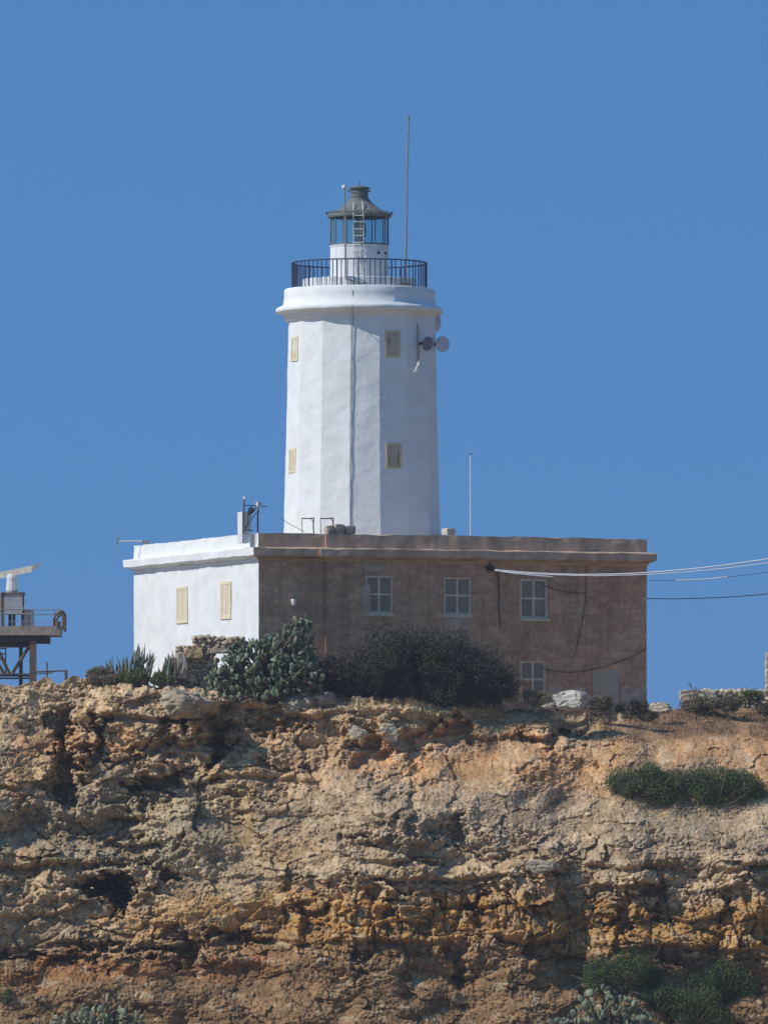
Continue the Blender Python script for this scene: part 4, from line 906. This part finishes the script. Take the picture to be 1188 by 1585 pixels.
def dry_shrub(label, X, Yb, wpx, hpx, d, nst, seed, leafn, group='dark shrubs in front of the building', cat='shrub', depth=4, name='dry_shrub', mleaf='leafdark', env=None):
    rs = random.Random(seed); k = d / F; base = px(X, Yb, d); segs = []; tips = []
    for i in range(nst):
        t = (i + rs.random()) / nst * 2 - 1; p = base + Vector((t * wpx * .40 * k, rs.uniform(-.7, .7), -.2))
        hh = hpx * k * (1 - .55 * abs(t) ** 1.8) * rs.uniform(.55, .8) * .62
        grow(p, Vector((t * .45 + rs.gauss(0, .15), rs.gauss(0, .2), 1)).normalized(), hh, .022, depth, rs, segs, tips, .55)
    th = thing(name, label, cat, base, group)
    V, Fc = twig_mesh(segs); mesh_obj('branches', V, Fc, M['twig'], th, fast=True)
    T = np.array(tips); r2 = np.random.RandomState(seed); S = np.array([s[1] for s in segs[len(segs) // 8:]])
    P = np.concatenate([T[r2.randint(0, len(T), leafn // 2)], S[r2.randint(0, len(S), leafn - leafn // 2)]]) + r2.normal(size=(leafn, 3)) * .13
    nl = leafn // 3; lo = r2.uniform(-1, 1, size=nl); P = np.concatenate([P, np.stack([base.x + lo * wpx * .44 * k, base.y + r2.uniform(-.8, .8, nl), base.z + r2.rand(nl) * hpx * k * .38 * (1 - lo ** 4)], 1)])
    V, Fc = leaf_mesh(P, .085, seed, .3); mesh_obj('foliage', V, Fc, M[mleaf], th, fast=True)
def bush(name, label, X, Y, rx, ry, seed, n, m, d=None, leaf=.10, cat='shrub', group=None, rd=None, clumps=16, bot=.35):
    """rounded leafy shrub: leaves on and inside overlapping clumps, twigs inside"""
    rs = np.random.RandomState(seed)
    p = (on_face(X, Y)[0] if d is None else px(X, Y, d)); k = p.y / F; RXm, RZm = rx * k, ry * k; RYm = rd or min(RXm, RZm) * .9
    c0 = np.array(p) + np.array([0, -RYm * .3 if d is None else 0, 0]); P = []
    cl = []
    for i in range(clumps):
        a = rs.uniform(0, 2 * np.pi); r = math.sqrt(rs.rand()) * .78; cz = rs.uniform(-bot, .75)
        cc = np.array([math.cos(a) * r * RXm, rs.uniform(-.6, .6) * RYm, (cz if abs(math.cos(a) * r) < .5 else cz * .6) * RZm * .85]); cl.append((cc, rs.uniform(.22, .42) * min(RXm, RZm * 1.25)))
    cl.append((np.zeros(3), .6 * min(RXm, RZm)))
    per = n // len(cl)
    for cc, r in cl:
        D = rs.normal(size=(per, 3)); D /= np.linalg.norm(D, axis=1)[:, None]; P.append(c0 + cc + D * (r * rs.uniform(.30, 1.25, size=(per, 1)) ** .6) + rs.normal(size=(per, 3)) * .03)
    P = np.concatenate(P)
    base = c0 + np.array([0, .1, -RZm * .6]); th = thing(name, label, cat, tuple(base), group)
    V, Fc = leaf_mesh(P, leaf, seed, .5); mesh_obj('foliage', V, Fc, M[m], th, fast=True)
    segs = []
    for cc, r in cl:
        for q_ in range(15):
            e = c0 + cc + rs.normal(size=3) * r * (.55 if q_ < 9 else .95); mid = (base + e) / 2 + rs.normal(size=3) * .08; segs += [(base, mid, .03, .02), (mid, e, .02, .006)]
    V, Fc = twig_mesh(segs); mesh_obj('branches', V, Fc, M['greytwig'], th, fast=True)
def pad_geo():
    n = 12; vs = [(0, .5, 0)]
    V = []; 
    for s in (1, -1): V.append((0, s * .09, .52))
    for rr, th in ((1.0, 0.0), (.72, .068)):
        for s in ((1,) if rr == 1 else (1, -1)):
            for k in range(n):
                a = 2 * math.pi * k / n; w_ = .36 * (1 - .18 * math.cos(a) * -1 * -1) if False else .36 * (1 + .14 * math.cos(a)); V.append((math.sin(a) * w_ * rr, s * th, .52 + math.cos(a) * .5 * rr))
    V = np.array(V); Fq = []
    o, f_, b_ = 2, 2 + n, 2 + 2 * n
    for k in range(n):
        k2 = (k + 1) % n; Fq += [(0, f_ + k, f_ + k2), (1, b_ + k2, b_ + k), (f_ + k, o + k, f_ + k2), (f_ + k2, o + k, o + k2), (b_ + k, b_ + k2, o + k), (b_ + k2, o + k2, o + k)]
    return V, np.array(Fq)
PADV, PADF = pad_geo()
def prickly(name, label, env, d, dep, n, size, seed, m='pad', group=None, nt=7):
    """env: list of (X, Ytop, Ybottom) outline of the plant"""
    rs = np.random.RandomState(seed); k = d / F; E = np.array(env, float); Vs = []; Fs = []; b = 0
    Xc = (E[0, 0] + E[-1, 0]) / 2; base = px(Xc, E[:, 2].max() - 4, d); centers = []
    for i in range(n):
        X = rs.uniform(E[0, 0], E[-1, 0]); yt = np.interp(X, E[:, 0], E[:, 1]); yb = np.interp(X, E[:, 0], E[:, 2])
        if rs.rand() > (yb - yt) / (E[:, 2] - E[:, 1]).max() * 1.1 + .1: X = rs.uniform(E[0, 0], E[-1, 0]); yt = np.interp(X, E[:, 0], E[:, 1]); yb = np.interp(X, E[:, 0], E[:, 2])
        t = rs.rand() ** .8; Y = yt + (yb - yt) * t; dd = rs.uniform(-1, 1) * dep * (.45 + .55 * t)
        p = px(X, Y, d) + Vector((0, dd, 0)); s = size * rs.uniform(.6, 1.15)
        az = rs.uniform(0, 6.28); tilt = rs.normal(0, .5) + (.55 * (X - Xc) / (E[-1, 0] - E[0, 0])); tf = rs.normal(-.1, .45)
        Rz = np.array([[math.cos(az), -math.sin(az), 0], [math.sin(az), math.cos(az), 0], [0, 0, 1]])
        Ry = np.array([[math.cos(tilt), 0, math.sin(tilt)], [0, 1, 0], [-math.sin(tilt), 0, math.cos(tilt)]]); Rx_ = np.array([[1, 0, 0], [0, math.cos(tf), -math.sin(tf)], [0, math.sin(tf), math.cos(tf)]])
        V = (PADV * s * np.array([rs.uniform(.8, 1.1), 1, 1])) @ (Ry @ Rx_ @ Rz).T + np.array(p) + np.array([0, 0, -s * .8]); Vs.append(V); Fs.append(PADF + b); b += len(V); centers.append(p)
    th = thing(name, label, 'cactus', base, group)
    mesh_obj('pads', np.concatenate(Vs), np.concatenate(Fs), M[m], th, fast=True, smooth=True)
    segs = []
    for i in range(0, n, 6):
        e = centers[i]; q_ = Vector((base.x + (e.x - base.x) * .55, d + (e.y - d) * .5, (base.z + e.z) / 2)); s0 = Vector((base.x + (e.x - base.x) * .4, d, base.z)); segs += [(s0[:], q_[:], .07, .05), (q_[:], (e - Vector((0, 0, .2)))[:], .05, .035)]
    V, Fc = twig_mesh(segs); mesh_obj('stem', V, Fc, M['trunk'], th, fast=True)
prickly('prickly_pear', 'big prickly pear cactus climbing against the corner of the building', [(322, 1040, 1078), (345, 1012, 1082), (365, 990, 1082), (395, 985, 1076), (420, 978, 1072), (440, 962, 1070), (455, 952, 1066), (468, 944, 1064), (476, 948, 1062), (482, 990, 1064), (497, 1030, 1064)], 391.2, 1.1, 900, .37, 3)
prickly('prickly_pear', 'pale leggy prickly pear at the bottom edge in front of the green bushes', [(852, 1578, 1590), (890, 1556, 1590), (905, 1526, 1590), (925, 1514, 1590), (955, 1534, 1590), (985, 1546, 1590), (1006, 1566, 1590)], on_face(930, 1560)[0].y - 3.4, .7, 230, .36, 4, 'padgrey')
prickly('prickly_pear', 'low prickly pear poking up at the bottom edge on the left', [(84, 1568, 1592), (110, 1556, 1592), (140, 1550, 1592), (163, 1530, 1592), (172, 1552, 1592), (200, 1552, 1592), (218, 1568, 1592)], on_face(150, 1570)[0].y - 3.0, .6, 170, .38, 5, 'padgrey')
def spiky(label, env, d, n, seed, group='spiky succulents left of the ruined wall'):
    rs = random.Random(seed); E = np.array(env, float); th = None
    Xc = (E[0, 0] + E[-1, 0]) / 2; base = px(Xc, E[0, 2], d); th = thing('spiky_succulent', label, 'succulent', base, group); mb = MB()
    for i in range(n):
        X = rs.uniform(E[0, 0], E[-1, 0]); yt = np.interp(X, E[:, 0], E[:, 1]) + 4 + rs.random() ** 1.3 * 32; dd = d + rs.uniform(-.7, .7); yb = E[0, 2]
        xb = X + (Xc - X) * .42 + rs.uniform(-4, 4); lean = rs.uniform(-9, 9)
        pts = [px(xb + (X - xb) * t + lean * math.sin(t * 3) * .6, yb + (yt - yb) * t, dd) for t in (0, .3, .6, .85, 1)]
        r = rs.uniform(.045, .10); mb.tube(pts, [r * .9, r, r * .8, r * .42, .008], 5)
        if rs.random() < .5:
            p = pts[2]; s = rs.choice((-1, 1)); mb.tube([p, p + Vector((s * .14, 0, .12)), p + Vector((s * .18, 0, .42))], [.06, .07, .01], 5)
    obj('stems', mb, M['blade'], th)
spiky('clump of dark spiky upright succulents standing out against the sky and white wall', [(154, 1028, 1062), (172, 1010, 1062), (195, 1012, 1062), (212, 992, 1062), (222, 988, 1062), (234, 1000, 1062), (243, 1012, 1062)], 391.9, 60, 4)
spiky('smaller spiky succulent clump close to the left end of the ruined wall', [(244, 1022, 1062), (256, 1010, 1062), (268, 1002, 1062), (272, 1018, 1062)], 391.8, 22, 5)
G = 'low scrub along the hilltop'
bush('scrub_bush', 'low dark green bush at the foot of the spiky succulents, far left', 158, 1047, 34, 15, 31, 7000, 'leafgrey', 391.3, .07, group=G)
bush('scrub_bush', 'dark green bush under the middle of the spiky succulents', 205, 1050, 32, 15, 32, 6000, 'leaf', 391.2, .07, group=G)
bush('scrub_bush', 'small green bush between the succulents and the ruined wall', 248, 1052, 20, 12, 33, 3500, 'leaf', 391.2, .07, group=G)
dry_shrub('dark leafless shrub directly below the first upper window, brownest of the three', 545, 1082, 110, 88, 392.0, 40, 41, 16000)
dry_shrub('tallest dark shrub of the three in front of the building', 640, 1084, 150, 130, 392.2, 60, 42, 42000)
dry_shrub('dark shrub reaching right to the lower window', 718, 1088, 128, 105, 392.0, 50, 43, 32000)
for i, (X, Y, rx, ry, m, lab) in enumerate([(828, 1082, 26, 15, 'leafgrey', 'greyish bush under the lower window'), (865, 1092, 16, 8, 'leafgrey', 'tiny bush left against the bright white rock'), (935, 1090, 34, 14, 'leafgrey', 'dry grey bush right of the bright white rock'), (978, 1096, 30, 13, 'leafdark', 'dark bush at the right corner of the building'),
        (1000, 1108, 20, 9, 'leafgrey', 'little bush below the right corner of the building'), (1080, 1092, 34, 15, 'leafgrey', 'dry bush in front of the left end of the long skyline wall'), (1130, 1090, 30, 14, 'leafgrey', 'grey bush in front of the middle of the skyline wall'), (1163, 1080, 18, 12, 'leaf', 'bright green bush topping the skyline wall'), (1185, 1098, 20, 12, 'leafgrey', 'grey bush at the right edge below the skyline wall')]):
    bush('scrub_bush', lab, X, Y, rx, ry, 50 + i, int(rx * ry * 10), m, 391.5 if X < 900 else (393.5 if X < 1020 else 397.5), .07, group=G)
dry_shrub('wispy leafless shrub standing on the skyline above the left end of the long wall', 1075, 1078, 20, 34, 400.2, 3, 45, 8, G, depth=2)
bush('hillside_bush', 'spreading green bush, left half of the pair on the upper right slope', 985, 1218, 68, 36, 61, 20000, 'leaf', None, .075, group='green bushes on the slope', rd=.9, clumps=40)
bush('hillside_bush', 'darker green bush, right half of the pair on the upper right slope', 1104, 1230, 94, 44, 62, 28000, 'leafpine', None, .075, group='green bushes on the slope', rd=.9, clumps=48)
bush('hillside_bush', 'low greyish bush filling the gap between the two green bushes on the upper right slope', 1045, 1215, 40, 26, 70, 8000, 'leafgrey', None, .075, group='green bushes on the slope', rd=.7, clumps=20)
bush('hillside_bush', 'round dark green bush behind the leggy prickly pear near the bottom', 960, 1510, 68, 46, 63, 26000, 'leafpine', None, .07, group='green bushes low on the cliff', rd=1.1, clumps=24)
bush('hillside_bush', 'small green bush squeezed between the leggy prickly pear and the large bush', 1012, 1550, 40, 34, 64, 12000, 'leafpine', None, .07, group='green bushes low on the cliff', rd=.8)
bush('hillside_bush', 'large green bush leaning to the right near the bottom right', 1108, 1524, 56, 48, 65, 24000, 'leafpine', None, .07, group='green bushes low on the cliff', rd=1.1, clumps=24)
bush('hillside_bush', 'green bush cut by the bottom edge left of the large leaning bush', 1058, 1572, 62, 42, 66, 20000, 'leafpine', None, .07, group='green bushes low on the cliff', rd=1.0, clumps=20)
bush('hillside_bush', 'tiny dark bush in the cleft below the cliff edge at upper left', 82, 1124, 13, 18, 67, 2500, 'leafdark', None, .07, group='small plants on the cliff')
bush('hillside_bush', 'tiny green bush low at the left edge of the cliff', 20, 1546, 12, 18, 68, 2500, 'leaf', None, .07, group='small plants on the cliff')
bush('hillside_bush', 'small dry bush against the split tan boulder', 490, 1082, 9, 12, 69, 1500, 'leafgrey', None, .06, group='small plants on the cliff')
# dry grass
def grass():
    rs = np.random.RandomState(77); P = []
    for _ in range(30000):
        u = rs.rand()
        if u < .45: X = rs.uniform(930, 1240); Y = 1105 + 45 * rs.rand() ** 1.2
        elif u < .55: X = rs.uniform(340, 460); Y = rs.uniform(1072, 1090)
        elif u < .72: X = rs.uniform(490, 960); Y = np.interp(X, RX, RY) + rs.uniform(-2, 9)
        elif u < .9: X = rs.normal(900, 120); Y = rs.normal(1255, 16)
        else: X = rs.uniform(0, 1188); Y = rs.uniform(1480, 1600)
        if fbm(np.array([X / 45.]), np.array([Y / 20.]), 5, 2)[0] < -.15: continue
        P.append(np.array(on_face(X, Y)[0]))
    P = np.array(P) + rs.normal(size=(len(P), 3)) * .03
    V, Fc = leaf_mesh(P, .13, 78, 1.6, .16); tag(mesh_obj('dry_grass', V, Fc, M['straw'], fast=True), 'dry grass on the hilltop and slopes', 'grass', kind='stuff')
grass()

# ------------------------------------------------------------------ sea air
mb = MB(); mb.box((-7000, -3500, -34), (14000, 0, 0), (0, 16500, 0), (0, 0, 75))
m, t, b = newmat('sea_haze'); t.nodes.remove(b); v = t.nodes.new('ShaderNodeVolumePrincipled'); v.inputs['Color'].default_value = (.90, .94, 1, 1); v.inputs['Density'].default_value = .00012; v.inputs['Anisotropy'].default_value = 0.2
t.links.new(v.outputs[0], t.nodes['Material Output'].inputs['Volume'])
tag(obj('haze', mb, m), 'thin sea haze in the air', 'haze', kind='stuff')
